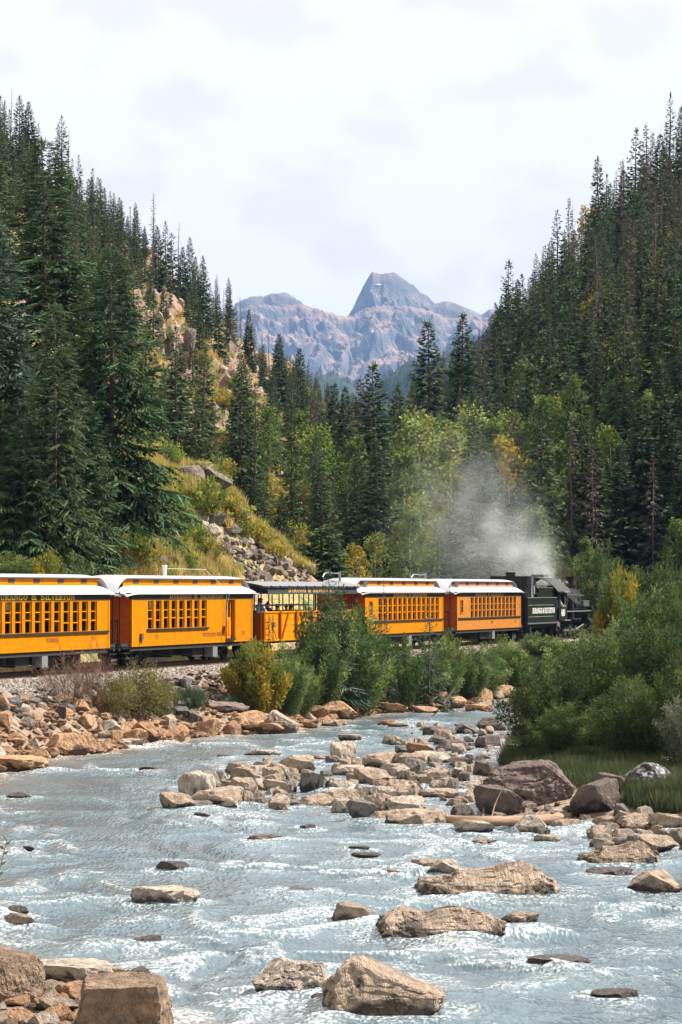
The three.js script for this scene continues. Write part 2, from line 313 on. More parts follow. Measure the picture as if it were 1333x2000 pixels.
function deadTree(seed, o) {                                 // bare spruce: thin hanging grey-brown branches
  const r = rng(seed), L = new Leaves(), h = o.h;
  for (let i = 0; i < o.nb; i++) {
    const t = lerp(o.b0 ?? 0.1, 0.985, (i + r()) / o.nb), tt = t, len = o.r * (Math.pow(1 - tt, 0.75) + 0.05) * (0.45 + 0.75 * r()) * (r() < 0.2 ? 0.3 : 1), az = i * 2.4 + r(), out = V(Math.cos(az), 0, Math.sin(az)), sw = V(-Math.sin(az), 0, Math.cos(az));
    const light = 0.7 + 0.6 * r(), k = o.color.map((c) => c * light), a = V(0, t * h, 0), dir = out.clone().add(V(0, lerp(-0.55, 0.25, tt) + 0.25 * (r() - 0.5), 0)).normalize();
    L.blade(a, dir, UP, len, h * 0.0022, k); L.blade(a, dir, sw, len, h * 0.0022, k);
    const m = o.tw;
    for (let j = 0; j < m; j++) { const q = 0.25 + 0.75 * r(), e = a.clone().addScaledVector(dir, len * q), d = dir.clone().multiplyScalar(0.5).addScaledVector(sw, (r() - 0.5) * 1.3).add(V(0, -0.75 * r() - 0.1, 0)).normalize(), l = len * (0.2 + 0.35 * r()) + o.r * 0.06; L.blade(e, d, perp(d, r), l, o.tws ?? h * 0.004, k); }
  }
  return { crown: L.build(), trunk: trunkGeo(h, h * 0.009, h * 0.001, r, 0.012) };
}
function leafyTree(seed, o) {                                // aspen: pale stem, clumps of small leaves
  const r = rng(seed), L = new Leaves(), h = o.h, clumps = [];
  for (let i = 0; i < o.nc; i++) { const t = lerp(o.b0 ?? 0.3, 0.98, Math.pow((i + r()) / o.nc, 0.9)), tt = (t - (o.b0 ?? 0.3)) / (1 - (o.b0 ?? 0.3)), R = o.r * (Math.sin(Math.PI * clamp(0.12 + 0.86 * tt)) * 0.85 + 0.12) * Math.sqrt(r()), az = i * 2.4 + r(); clumps.push(V(Math.cos(az) * R, t * h, Math.sin(az) * R)); }
  for (const c of clumps) {
    const light = 0.65 + 0.7 * r(), cr = o.r * (0.16 + 0.2 * r());
    const yellow = r() < (o.yellow ?? 0) ? 1 : 0, base = yellow ? [0.3, 0.24, 0.03] : o.color;
    for (let i = 0; i < o.nl; i++) {
      const d = V(r() - 0.5, r() - 0.5, r() - 0.5).normalize(), p = c.clone().addScaledVector(d, cr * Math.cbrt(r())); p.y += (r() - 0.5) * cr * 0.9;
      const dir = V(r() - 0.5, r() - 0.7, r() - 0.5).normalize(), s = o.leaf * (0.7 + 0.6 * r()), l2 = light * (0.8 + 0.4 * r());
      L.blade(p, dir, perp(dir, r), s, s * 0.75, base.map((q) => q * l2));
    }
  }
  const tr = [trunkGeo(h * 0.97, h * 0.009, h * 0.001, r, 0.03)];
  for (let i = 0; i < 8; i++) { const c = clumps[Math.floor(r() * clumps.length)]; tr.push(bar([0, c.y - o.r * 0.5, 0], [c.x, c.y, c.z], h * 0.002, 5)); }
  return { crown: L.build(), trunk: mergeGeometries(tr.map((g) => { const f = g.toNonIndexed(); f.deleteAttribute('uv'); return f; })) };
}
function shrub(seed, o) {                                    // many stems from the base, leaves along their outer part
  const r = rng(seed), L = new Leaves(), stems = [], H = o.h;
  for (let i = 0; i < o.ns; i++) {
    const az = i * 2.4 + r() * 1.2, spread = Math.sqrt((i + 0.5) / o.ns), R = o.r * spread * (0.75 + 0.4 * r()), hh = H * (1 - 0.45 * spread * spread) * (0.72 + 0.34 * r());
    const base = V(Math.cos(az) * R * 0.3, -0.15, Math.sin(az) * R * 0.3), tip = V(Math.cos(az) * R, hh, Math.sin(az) * R), mid = base.clone().lerp(tip, 0.55).add(V(0, hh * 0.14, 0));
    const at = (t) => { const a = base.clone().lerp(mid, t), b = mid.clone().lerp(tip, t); return a.lerp(b, t); };
    stems.push([at, 0.5 + 0.5 * r()]);
    const light = 0.65 + 0.65 * r(), tint = r() < (o.mixed ?? 0) ? o.color2 : o.color, m = o.nl;
    for (let j = 0; j < m; j++) {
      const t = (o.t0 ?? 0.22) + (1 - (o.t0 ?? 0.22)) * Math.pow(r(), 0.75), p = at(t), off = o.fluff * (0.3 + 0.7 * r()) * (1.15 - 0.5 * t), az2 = r() * 6.28, el = (r() - 0.4) * 1.6;
      const od = V(Math.cos(az2) * Math.cos(el), Math.sin(el), Math.sin(az2) * Math.cos(el)); p.addScaledVector(od, off * Math.sqrt(r())); if (p.y < 0.02) continue;
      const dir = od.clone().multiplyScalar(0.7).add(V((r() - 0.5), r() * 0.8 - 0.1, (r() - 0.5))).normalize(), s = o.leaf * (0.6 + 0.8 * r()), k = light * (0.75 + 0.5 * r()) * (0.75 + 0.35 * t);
      L.blade(p, dir, perp(dir, r), s, s * (o.slim ?? 0.4), tint.map((q) => q * k));
    }
  }
  const st = new Leaves();
  for (const [at, w] of stems) for (let k = 0; k < 5; k++) { const a = at(k / 5), b = at((k + 1) / 5), d = b.clone().sub(a), l = d.length(); d.normalize(); for (const s of [perp(d, r), perp(d, r)]) st.blade(a, d, s, l * 1.7, (o.stem ?? 0.03) * w * (1.15 - k / 6), o.stemColor ?? [0.12, 0.085, 0.06]); }
  if (o.twigs) for (const [at] of stems) for (let k = 0; k < o.twigs; k++) { const a = at(0.3 + 0.7 * r()), d = V(r() - 0.5, r() * 0.9, r() - 0.5).normalize(); st.blade(a, d, perp(d, r), H * (0.1 + 0.2 * r()), 0.014, o.stemColor); }
  return { crown: L.p.length ? L.build() : null, trunk: st.build() };
}
const needleMat = new THREE.MeshPhysicalMaterial({ vertexColors: true, roughness: 0.9, side: THREE.DoubleSide, specularIntensity: 0.15, transmission: 0.15 });
const leafMat = new THREE.MeshPhysicalMaterial({ vertexColors: true, roughness: 0.95, side: THREE.DoubleSide, specularIntensity: 0.18, transmission: 0.42 });
const twigMat = new THREE.MeshStandardMaterial({ vertexColors: true, roughness: 0.95, side: THREE.DoubleSide });
const barkMat = std([0.07, 0.052, 0.04], 0.95), deadBark = std([0.12, 0.09, 0.075], 0.95), paleBark = std([0.42, 0.39, 0.33], 0.85);
// ---------------------------------------------------------------- rocks
function rockGeo(seed, o = {}) {                              // a unit boulder: planes cut from a ball, strata, cracks; y = 0 where it meets the water or ground
  const r = rng(seed), [ax, ay, az] = o.asp ?? [1, 1, 1], det = o.detail ?? 9, base = mergeVertices((() => { const g = new THREE.IcosahedronGeometry(1, det); g.deleteAttribute('normal'); g.deleteAttribute('uv'); return g; })(), 1e-4), p = base.attributes.position;
  const planes = [];
  for (let i = 0; i < (o.cuts ?? 9); i++) { const n = V(r() * 2 - 1, r() * 1.7 - 0.55, r() * 2 - 1).normalize(); planes.push([n, (o.lo ?? 0.5) + (o.span ?? 0.36) * r()]); }
  for (const [x, y, z, d] of o.planes ?? []) planes.push([V(x, y, z).normalize(), d]);
  const v = V(0, 0, 0), tilt = (r() - 0.5) * 0.5, sx = r() * 50, strata = o.strata ?? 0.012, rough = o.rough ?? 0.035;
  for (let i = 0; i < p.count; i++) {
    v.fromBufferAttribute(p, i);
    for (let pass = 0; pass < 2; pass++) for (const [n, d] of planes) { const k = v.dot(n) - d; if (k > 0) v.addScaledVector(n, -k); }
    const f = fbm3(v.x * 1.6 * ax + sx, v.y * 1.6 * ay, v.z * 1.6 * az, 5), s = v.y + tilt * v.x, crack = smooth(0.07, 0, Math.abs(fbm3(v.x * 0.9 * ax + sx, v.y * 1.5 + 7, v.z * 0.9 * az, 2))) * (o.crack ?? 0.05);
    if (o.boxy) { v.x = Math.sign(v.x) * Math.pow(Math.abs(v.x), o.boxy); v.z = Math.sign(v.z) * Math.pow(Math.abs(v.z), o.boxy); }
    if (o.top) { const k = o.top(v.x + 0.12 * v.z + 0.1 * f); v.y *= v.y > 0 ? k : 1; if (v.y > 0) v.z *= 1 - 0.35 * v.y; }
    v.multiplyScalar(1 + f * rough * 2 + Math.sin(s * 17 + f * 6) * strata - crack);
    if (o.bend) v.y += o.bend(v.x);
    p.setXYZ(i, v.x, v.y, v.z);
  }
  base.computeBoundingBox(); const bb = base.boundingBox, cut = lerp(bb.min.y, bb.max.y, o.sink ?? 0.3);
  for (let i = 0; i < p.count; i++) p.setXYZ(i, (p.getX(i) - (bb.min.x + bb.max.x) / 2) * 2 / (bb.max.x - bb.min.x), (p.getY(i) - cut) / (bb.max.y - cut), (p.getZ(i) - (bb.min.z + bb.max.z) / 2) * 2 / (bb.max.z - bb.min.z));
  const g = toCreasedNormals(base, 0.34), q = g.attributes.position, C = [], U = [];
  const a = V(), b = V(), c = V();
  for (let i = 0; i < q.count; i += 3) {
    a.fromBufferAttribute(q, i); b.fromBufferAttribute(q, i + 1).sub(a); c.fromBufferAttribute(q, i + 2).sub(a); const n = b.cross(c), nx = Math.abs(n.x), ny = Math.abs(n.y), nz = Math.abs(n.z);
    for (let j = 0; j < 3; j++) {
      const x = q.getX(i + j), y = q.getY(i + j), z = q.getZ(i + j);
      if (ny >= nx && ny >= nz) U.push(x * 0.5 * ax, z * 0.5 * az); else if (nx >= nz) U.push(z * 0.5 * az, y * 0.4 * ay); else U.push(x * 0.5 * ax, y * 0.4 * ay);
      const f = fbm3(x * 1.4 * ax + sx, y * 2.2, z * 1.4 * az, 4), wl = o.wet ? o.wet * (0.75 + 1.5 * fbm3(x * 1.1 + sx, 3, z * 1.1, 3)) : 0, wet = o.wet ? 1 - smooth(wl * 0.72, wl, y) : 0;
      const t = (0.92 + 0.62 * f) * lerp(1, 0.22, wet), streak = o.streaks ? smooth(0.1, 0.35, n3(x * 5, y * 0.6, z * 5)) * smooth(0.35, 0.6, y) * smooth(1.02, 0.9, y) : 0;
      C.push(lerp(t, 9, streak), lerp(t * (1 - 0.03 * f), 10, streak), lerp(t * (1 - 0.09 * f), 10.5, streak));
    }
  }
  g.setAttribute('color', new THREE.Float32BufferAttribute(C, 3)); g.setAttribute('uv', new THREE.Float32BufferAttribute(U, 2));
  return g;
}
const rockBump = noiseTexture(512, (u, v) => { const a = torusNoise(u, v, 9, 7), c = Math.abs(torusNoise(u + 0.31, v + 0.17, 6, 4)); return [0.5 + 0.42 * a - 0.14 * smooth(0.045, 0, c) + 0.16 * torusNoise(u + 0.6, v + 0.1, 60, 3)]; }, false);
const rockTint = noiseTexture(512, (u, v) => { const a = torusNoise(u, v, 7, 6), s = torusNoise(u + 0.5, v + 0.2, 40, 2), k = 0.94 + 0.55 * a + 0.2 * s; return [k, k * (0.985 - 0.06 * a), k * (0.96 - 0.1 * a)]; }, false);
const rockMat = (c, rough = 0.85) => new THREE.MeshStandardMaterial({ color: col(...c), vertexColors: true, roughness: rough, map: rockTint, bumpMap: rockBump, bumpScale: 0.1, side: THREE.DoubleSide });
const R = { tan: rockMat([0.4, 0.3, 0.225]), pale: rockMat([0.47, 0.385, 0.315]), orange: rockMat([0.46, 0.265, 0.145]), rust: rockMat([0.32, 0.165, 0.088]), brown: rockMat([0.24, 0.16, 0.105]), grey: rockMat([0.21, 0.18, 0.158]), mauve: rockMat([0.175, 0.128, 0.112]), dark: rockMat([0.1, 0.075, 0.065], 0.45), char: rockMat([0.12, 0.085, 0.07], 0.7), slate: rockMat([0.16, 0.15, 0.145]), black: rockMat([0.05, 0.044, 0.043], 0.6) };
const wetRocks = [], dryRocks = [], flatRocks = [];
for (let i = 0; i < 12; i++) wetRocks.push(rockGeo(100 + i, { wet: 0.42, sink: 0.3, cuts: 9 + i % 5, detail: 9, lo: 0.42, span: 0.34, rough: 0.03, strata: 0.006, planes: [[0.15 * (i % 3 - 1), 1, 0.1, 0.5]] }));
for (let i = 0; i < 6; i++) flatRocks.push(rockGeo(150 + i, { wet: 0.45, sink: 0.35, cuts: 5, strata: 0.03, detail: 8, planes: [[0, 1, 0, 0.42], [0.2, 1, 0.1, 0.45]] }));
for (let i = 0; i < 14; i++) dryRocks.push(rockGeo(200 + i, { sink: 0.22, cuts: 11 + i % 6, detail: 7, rough: 0.02, strata: 0.006, lo: 0.42, span: 0.32 }));
const shapes = {
  pyramid: rockGeo(301, { asp: [2, 1.1, 1.6], wet: 0.34, sink: 0.26, cuts: 3, detail: 20, strata: 0.012, rough: 0.04, crack: 0.035, boxy: 0.75, planes: [[0, 0.15, 1, 0.62], [0.2, 0.3, -1, 0.6], [-1, 0.1, 0.3, 0.72]], top: table([[-1, 0.25], [-0.8, 0.45], [-0.62, 0.62], [-0.5, 0.98], [-0.22, 1], [-0.12, 0.86], [0.15, 0.66], [0.5, 0.42], [0.8, 0.26], [1, 0.16]]) }),
  ridge: rockGeo(302, { asp: [3, 1, 1.8], wet: 0.42, sink: 0.34, cuts: 3, detail: 20, strata: 0.005, rough: 0.05, crack: 0.05, boxy: 0.65, planes: [[0, 0.3, 1, 0.55], [0, 0.5, -1, 0.5], [-1, 0.1, 0.2, 0.85]], top: table([[-1, 0.78], [-0.88, 0.9], [-0.7, 0.84], [-0.3, 0.62], [-0.1, 0.66], [0.02, 0.88], [0.3, 1], [0.42, 0.86], [0.5, 0.98], [0.72, 1], [0.9, 0.8], [1, 0.4]]) }),
  slab: rockGeo(303, { asp: [3, 1, 2], wet: 0.4, sink: 0.36, cuts: 4, detail: 20, strata: 0.004, rough: 0.045, crack: 0.04, boxy: 0.7, planes: [[0, 0.35, 1, 0.6], [0.9, 0.25, 0.3, 0.85]], top: table([[-1, 0.1], [-0.7, 0.22], [-0.4, 0.42], [-0.28, 0.6], [-0.1, 0.52], [0.2, 0.62], [0.5, 0.98], [0.72, 1], [0.86, 0.7], [1, 0.15]]) }),
  great: rockGeo(304, { asp: [2.2, 1.2, 1.8], wet: 0.1, sink: 0.2, cuts: 3, detail: 20, strata: 0.006, rough: 0.04, crack: 0.08, boxy: 0.7, planes: [[-0.1, 0.1, 1, 0.62], [0.5, -0.15, 1, 0.7]], top: table([[-1, 0.4], [-0.75, 0.62], [-0.4, 0.78], [0.1, 0.92], [0.5, 1], [0.7, 0.9], [0.85, 0.55], [1, 0.25]]) }),
  block: rockGeo(305, { sink: 0.3, cuts: 2, detail: 18, strata: 0.01, rough: 0.035, crack: 0.05, planes: [[0.02, 0.05, 1, 0.55], [1, 0.08, 0.1, 0.58], [-1, 0.12, 0.1, 0.6], [-0.05, 1, 0.12, 0.45], [0, 0, -1, 0.55]] }),
  round: rockGeo(308, { sink: 0.3, cuts: 3, detail: 16, rough: 0.04, planes: [[0.1, 1, 0.1, 0.55], [0.5, 0.4, 0.9, 0.7]] }),
  cloven: rockGeo(306, { wet: 0.34, sink: 0.26, cuts: 4, detail: 16, rough: 0.05, crack: 0.2, planes: [[-0.7, 0.8, 0.4, 0.4], [0.1, 1, 0, 0.62], [0.2, 0.3, 1, 0.5]] }),
  streaked: rockGeo(307, { sink: 0.22, cuts: 4, detail: 16, streaks: true, planes: [[0, 0.3, 1, 0.6], [-0.8, 0.4, 0.3, 0.6]] }),
};
const rocks = [];                                             // every rock in or by the river, for the water's shape too
const rockRand = rng(5);
function rock(kind, geo, mat, x, d, w, h, deep, turn = 0) {
  const m = new THREE.Mesh(geo, mat); m.castShadow = m.receiveShadow = true;
  m.scale.set(w / 2, h, deep / 2); m.rotation.y = turn; m.position.set(x, Math.max(0, ground(x, d)), -d); m.name = numbered(kind); scene.add(m);
  rocks.push({ x, d, w, h, deep, m }); return m;
}
// px, py of the middle of its foot and its size in picture pixels; the world size follows from where that point of the ground lies
function seen(kind, px, py, w, h, geo, mat, label, group, o = {}) {
  const [x, d] = hit(px, py), W = w / FOCAL * d * 1.06, deep = W * (o.deep ?? 0.72), dip = EYE / d, H = Math.max(0.07, h / FOCAL * d * 0.92 - deep * 0.36 * dip);
  const m = rock(kind, geo, mat, x, d + deep * 0.42, W, H, deep, 0); tag(m, label, 'rock', group); return m;
}
const wr = (i) => wetRocks[i % 12], fr = (i) => flatRocks[i % 6];
const B = 'boulder', named = [
  [750, 1990, 235, 135, shapes.pyramid, R.tan, 'large tan pyramid-shaped rock with dark wet foot in foreground rapids'],
  [868, 1838, 250, 75, shapes.ridge, R.tan, 'long tan ridge-shaped rock with a notched crest and wet lower edge'],
  [955, 1752, 275, 82, shapes.slab, R.tan, 'broad tan slab rock rising to the right, largest in mid river'],
  [234, 2030, 185, 128, shapes.block, R.brown, 'square brown block with dark top at the near left bank'],
  [5, 1962, 150, 118, shapes.round, R.brown, 'rounded brown boulder at the left edge behind the grass tufts'],
  [135, 1930, 165, 52, fr(0), R.pale, 'flat pale slab behind the brown block at the near left bank'],
  [215, 1925, 95, 42, wr(5), R.tan, 'tan angular rock wedged behind the square brown block'],
  [272, 1932, 62, 40, wr(6), R.char, 'small dark jagged rock on top right of the brown block'],
  [150, 1955, 90, 36, wr(7), R.orange, 'orange tan rock between the grass tuft and the brown block'],
  [28, 1972, 56, 22, wr(1), R.orange, 'small brown rock at the pool edge by the left frame'],
  [82, 1978, 40, 18, wr(2), R.tan, 'small tan stone in the brown pool by the left bank'],
  [112, 1984, 72, 34, wr(4), R.tan, 'faceted tan stone at the edge of the brown pool'],
  [566, 1948, 142, 74, shapes.cloven, R.pale, 'pale cleft rock with dark left face in the near rapids'],
  [525, 1970, 70, 14, fr(1), R.dark, 'wet dark ledge just under the pale cleft rock'],
  [640, 1957, 60, 9, fr(2), R.dark, 'thin wet ledge between the cleft rock and the pyramid rock'],
  [692, 1806, 92, 42, wr(8), R.tan, 'tan lump left of the long ridge-shaped rock'],
  [1018, 1806, 72, 22, fr(3), R.tan, 'low flat stone touching the right end of the ridge rock'],
  [838, 1700, 66, 24, fr(4), R.tan, 'flat brown stone upstream left of the broad slab'],
  [872, 1712, 70, 36, wr(9), R.pale, 'pale blunt stone against the upper left of the broad slab'],
  [320, 1768, 130, 40, fr(5), R.pale, 'flat pale topped rock alone in the left part of the river'],
  [336, 1706, 62, 24, wr(10), R.dark, 'wet black stone upstream of the flat pale topped rock'],
  [36, 1816, 62, 34, wr(11), R.tan, 'brown pointed stone with dark side at left edge of river'],
  [32, 1786, 44, 18, wr(0), R.dark, 'wet black stone just above the brown pointed stone'],
  [282, 1847, 64, 20, wr(1), R.dark, 'glistening wet stone with foam in the lower left rapids'],
  [1095, 1893, 120, 24, fr(0), R.dark, 'wet brown stone half under water at lower right'],
  [1205, 1952, 90, 14, fr(2), R.dark, 'smooth drowned stone near the lower right corner'],
  [606, 1785, 56, 9, fr(1), R.dark, 'barely surfacing dark stone left of the tan lump'],
  [560, 1748, 110, 9, fr(5), R.dark, 'long dark stone awash in mid stream'],
  [38, 1562, 50, 15, wr(3), R.dark, 'dark wet stone alone at the far left of the river'],
  [56, 1662, 22, 9, wr(5), R.dark, 'tiny black stone in the left current'],
  [290, 1506, 36, 9, wr(2), R.dark, 'small black stone in the calm left channel'],
  [515, 1648, 70, 18, fr(3), R.mauve, 'low brown stone with white water before it in mid river'],
  [602, 1622, 32, 11, wr(7), R.dark, 'small wet stone right of the low brown stone'],
  [512, 1610, 30, 8, fr(0), R.mauve, 'thin flat stone above the low brown stone'],
  [393, 1597, 36, 11, wr(8), R.dark, 'small dark stone below the left rock cluster'],
  [345, 1586, 66, 42, wr(4), R.tan, 'pointed rock at the left tip of the mid river cluster'],
  [378, 1584, 70, 20, fr(2), R.grey, 'flat grey rock in front of the pointed cluster tip'],
  [405, 1546, 62, 46, wr(9), R.grey, 'grey peaked rock on top of the left rock cluster'],
  [420, 1576, 110, 42, wr(1), R.tan, 'wide tan rock in the middle of the left rock cluster'],
  [446, 1578, 34, 12, wr(6), R.dark, 'wet black stone at the foot of the left rock cluster'],
  [465, 1520, 50, 32, wr(10), R.tan, 'tan hump behind the grey peaked rock'],
  [478, 1538, 56, 44, wr(2), R.tan, 'rounded tan rock right of the grey peaked rock'],
  [512, 1526, 66, 34, wr(0), R.pale, 'pale rounded rock in the centre of the rock bar'],
  [580, 1512, 70, 36, wr(11), R.tan, 'brown streaked hump on the rock bar'],
  [543, 1554, 58, 34, wr(5), R.tan, 'pointed tan stone at the water edge of the rock bar'],
  [530, 1512, 40, 22, wr(8), R.tan, 'small tan hump between two larger ones on the bar'],
  [572, 1578, 56, 16, fr(4), R.grey, 'flat grey stone in the water before the rock bar'],
  [494, 1574, 30, 9, wr(3), R.dark, 'small dark stone right of the left rock cluster'],
  [625, 1578, 78, 28, wr(6), R.tan, 'smooth tan wedge before the rock bar'],
  [664, 1570, 82, 30, wr(7), R.tan, 'long tan wedge right of the smooth one'],
  [683, 1520, 84, 26, fr(1), R.pale, 'pale flat boulder at the back of the rock bar'],
  [660, 1545, 70, 24, wr(2), R.pale, 'wide pale stone in the centre right of the rock bar'],
  [729, 1537, 72, 42, wr(4), R.tan, 'tan triangular boulder at the right of the rock bar'],
  [735, 1500, 84, 34, wr(1), R.tan, 'rounded tan boulder at the upstream end of the bar'],
  [772, 1516, 58, 26, wr(10), R.pale, 'pale stone beside the rounded upstream boulder'],
  [632, 1487, 50, 13, fr(3), R.tan, 'flat stone alone upstream of the rock bar'],
  [684, 1447, 46, 13, fr(0), R.tan, 'flat tan stone alone in the upper channel'],
  [520, 1477, 56, 13, fr(5), R.pale, 'low pale stone in the upper left channel'],
  [492, 1477, 36, 8, wr(9), R.dark, 'black flat stone left of the low pale stone'],
  [440, 1482, 30, 9, wr(4), R.dark, 'little dark stone in the upper left channel'],
  [714, 1604, 70, 46, wr(5), R.grey, 'grey pointed rock left of the driftwood log'],
  [752, 1606, 62, 24, wr(0), R.tan, 'low tan rock beside the grey pointed rock'],
  [815, 1620, 118, 40, fr(2), R.tan, 'dark fronted block at the left end of the driftwood log'],
  [796, 1555, 52, 34, wr(8), R.tan, 'tan pointed stone upstream of the dark fronted block'],
  [802, 1572, 62, 20, fr(4), R.pale, 'flat pale stone upstream of the dark fronted block'],
  [858, 1562, 90, 22, fr(1), R.tan, 'long flat tan stone in the shallows above the log'],
  [926, 1630, 82, 30, wr(11), R.pale, 'pale lump in front of the driftwood log'],
  [905, 1600, 46, 30, wr(6), R.char, 'dark stone behind the middle of the log'],
  [1043, 1636, 66, 46, wr(3), R.pale, 'pale rough rock right of the log end'],
  [1070, 1649, 50, 18, fr(5), R.pale, 'small flat pale rock in front of the rough one'],
  [1108, 1621, 64, 22, wr(7), R.tan, 'tan flat rock in the right side channel'],
  [1120, 1600, 40, 16, wr(2), R.tan, 'small tan stone in the right side channel'],
  [1170, 1633, 38, 13, wr(9), R.mauve, 'small brown stone in the right side channel'],
  [945, 1653, 52, 14, fr(3), R.tan, 'flat stone in the current below the log'],
  [702, 1662, 40, 6, fr(0), R.dark, 'dark stone awash below the dark fronted block'],
  [716, 1676, 56, 10, fr(4), R.dark, 'brown stone awash in the middle of the river'],
  [882, 1645, 40, 7, fr(1), R.dark, 'sunken flat stone below the pale lump'],
  [770, 1708, 36, 10, wr(8), R.orange, 'small orange stone left of the broad slab'],
  [1032, 1576, 182, 100, shapes.great, R.mauve, 'great mauve brown boulder with two tiers at the right bank'],
  [976, 1596, 96, 68, wr(5), R.char, 'dark square boulder in front of the great mauve boulder'],
  [1166, 1594, 96, 72, wr(1), R.char, 'rough dark brown boulder right of the great mauve one'],
  [1196, 1546, 74, 40, wr(8), R.mauve, 'flat topped grey boulder behind the rough brown one'],
  [1268, 1556, 98, 66, shapes.streaked, R.black, 'black boulder with white vertical streaks at the bush edge'],
  [1213, 1694, 155, 58, shapes.slab, R.tan, 'broad pale ledge rock at the right edge of the river'],
  [1180, 1660, 50, 22, wr(10), R.tan, 'tan stone upstream of the broad pale ledge'],
  [1285, 1668, 86, 42, wr(4), R.tan, 'rounded tan boulder at the right frame edge'],
  [1240, 1660, 90, 28, wr(7), R.grey, 'grey rock on top of the ledge at the right'],
  [1283, 1748, 108, 50, wr(9), R.tan, 'pale boulder with dark left face at lower right'],
  [1195, 1716, 90, 22, fr(2), R.dark, 'wet brown stone left of the pale boulder at lower right'],
  [1148, 1688, 36, 22, wr(3), R.char, 'dark stone at the left end of the ledge rock'],
  [1305, 1626, 70, 40, wr(11), R.tan, 'striped tan boulder by the grass at the right edge'],
  [1245, 1622, 72, 34, wr(6), R.tan, 'tan boulder between the side channel and the grass'],
  [1218, 1640, 50, 22, wr(0), R.tan, 'small boulder below the tan one at the side channel'],
  [1322, 1780, 30, 9, wr(2), R.dark, 'small wet stone at the right frame edge'],
  [860, 1440, 64, 22, fr(4), R.char, 'dark brown slab at the upstream end of the right bar'],
  [912, 1436, 52, 26, wr(9), R.slate, 'slate grey boulder on the upstream right bar'],
  [960, 1432, 56, 34, wr(3), R.char, 'dark red brown boulder by the leafy bank'],
  [955, 1462, 50, 28, wr(7), R.mauve, 'brown flat boulder in the grass of the right bar'],
  [1004, 1476, 40, 26, wr(2), R.char, 'dark pointed boulder in the grass of the right bar'],
  [822, 1480, 54, 32, wr(5), R.rust, 'red brown rounded boulder at the edge of the right bar'],
  [886, 1470, 66, 28, wr(0), R.mauve, 'wide brown boulder in the middle of the right bar'],
  [848, 1498, 76, 34, wr(4), R.pale, 'pale wide boulder at the water side of the right bar'],
  [900, 1500, 50, 24, wr(11), R.pale, 'pale rounded stone in the middle of the right bar'],
  [945, 1520, 44, 36, wr(8), R.mauve, 'leaning brown stone at the grass edge of the right bar'],
  [833, 1523, 38, 18, wr(10), R.tan, 'small tan boulder in the pool of the right bar'],
  [550, 1436, 66, 48, shapes.pyramid, R.pale, 'pale triangular rock with sunlit face on the left bank'],
  [492, 1434, 82, 38, wr(6), R.orange, 'rounded orange rock beside the pale triangular rock'],
  [525, 1437, 60, 20, wr(2), R.orange, 'low orange rock in front of the triangular one'],
  [660, 1408, 76, 38, wr(3), R.orange, 'big orange tan rock at the bend of the left bank'],
  [655, 1420, 50, 15, fr(2), R.tan, 'flat tan rock in the water before the big orange one'],
  [600, 1423, 40, 15, wr(8), R.rust, 'rusty low rock in the shallows left of the big orange one'],
  [280, 1448, 66, 42, wr(9), R.rust, 'rust coloured angular rock on the left bank'],
  [130, 1476, 84, 44, wr(0), R.orange, 'orange brown rock with dark side by the left shallows'],
  [18, 1508, 140, 32, fr(0), R.orange, 'large flat orange slab at the left frame edge'],
  [250, 1457, 56, 15, fr(3), R.pale, 'flat pale rock reaching into the left shallows'],
  [432, 1392, 104, 26, fr(4), R.mauve, 'long dark brown slab under the yellow bush'],
  [938, 1392, 54, 18, fr(5), R.orange, 'flat orange rock in the far channel'],
  [755, 1418, 36, 14, wr(1), R.rust, 'small rust rock in the far channel'],
  [778, 1420, 40, 8, fr(1), R.rust, 'thin flat rust rock beside the small rust one'],
  [850, 1388, 60, 36, wr(7), R.rust, 'dark rust boulder at the foot of the far bushes'],
  [875, 1384, 70, 24, wr(10), R.orange, 'orange boulder right of the dark rust one'],
  [835, 1396, 50, 18, wr(4), R.orange, 'low orange rock before the dark rust boulder'],
  [765, 1396, 62, 22, wr(5), R.orange, 'orange rock on the far bank below the bushes'],
  [985, 1362, 60, 26, wr(6), R.orange, 'orange rock at the far river bend'],
  [960, 1366, 50, 18, wr(1), R.tan, 'tan rock at the far river bend'],
  [990, 1332, 50, 28, wr(8), R.mauve, 'brown angular rock on the bank above the far bend'],
];
for (const [px, py, w, h, geo, mat, label] of named) seen(B, px, py, w, h, geo, mat, label, 'boulders in and beside the river');
// the bouldery shore between the water and the train, rock by rock
function scatter(count, kind, category, group, place, seed, mats, lo, hi, say) {
  const r = rng(seed), list = [];
  for (let i = 0, tries = 0; i < count && tries < count * 40; tries++) {
    const at = place(r); if (!at) continue;
    const s = lerp(lo, hi, Math.pow(r(), 1.8)) * (at[2] ?? 1), g = at[3] ?? dryRocks;
    if (rocks.some((q) => Math.hypot(q.x - at[0], q.d - at[1]) < (s + q.w) * 0.27)) continue;
    const m = rock(kind, g[Math.floor(r() * g.length)], mats[Math.floor(r() * mats.length)], at[0], at[1], s, s * (0.42 + 0.35 * r()), s * (0.65 + 0.4 * r()), (r() - 0.5) * 2.6);
    m.position.y -= s * 0.06; m.rotation.z = (r() - 0.5) * 0.5; m.rotation.x = (r() - 0.5) * 0.4;
    const [px, py] = FRAME.to(at[0], m.position.y + s * 0.2, at[1]); list.push({ m, px, py, s }); i++;
  }
  labels(list, category, group, say);
}
const nth = (i) => { const k = i + 1, t = k % 100; return k + (t > 10 && t < 14 ? 'th' : ['th', 'st', 'nd', 'rd'][k % 10] ?? 'th'); };
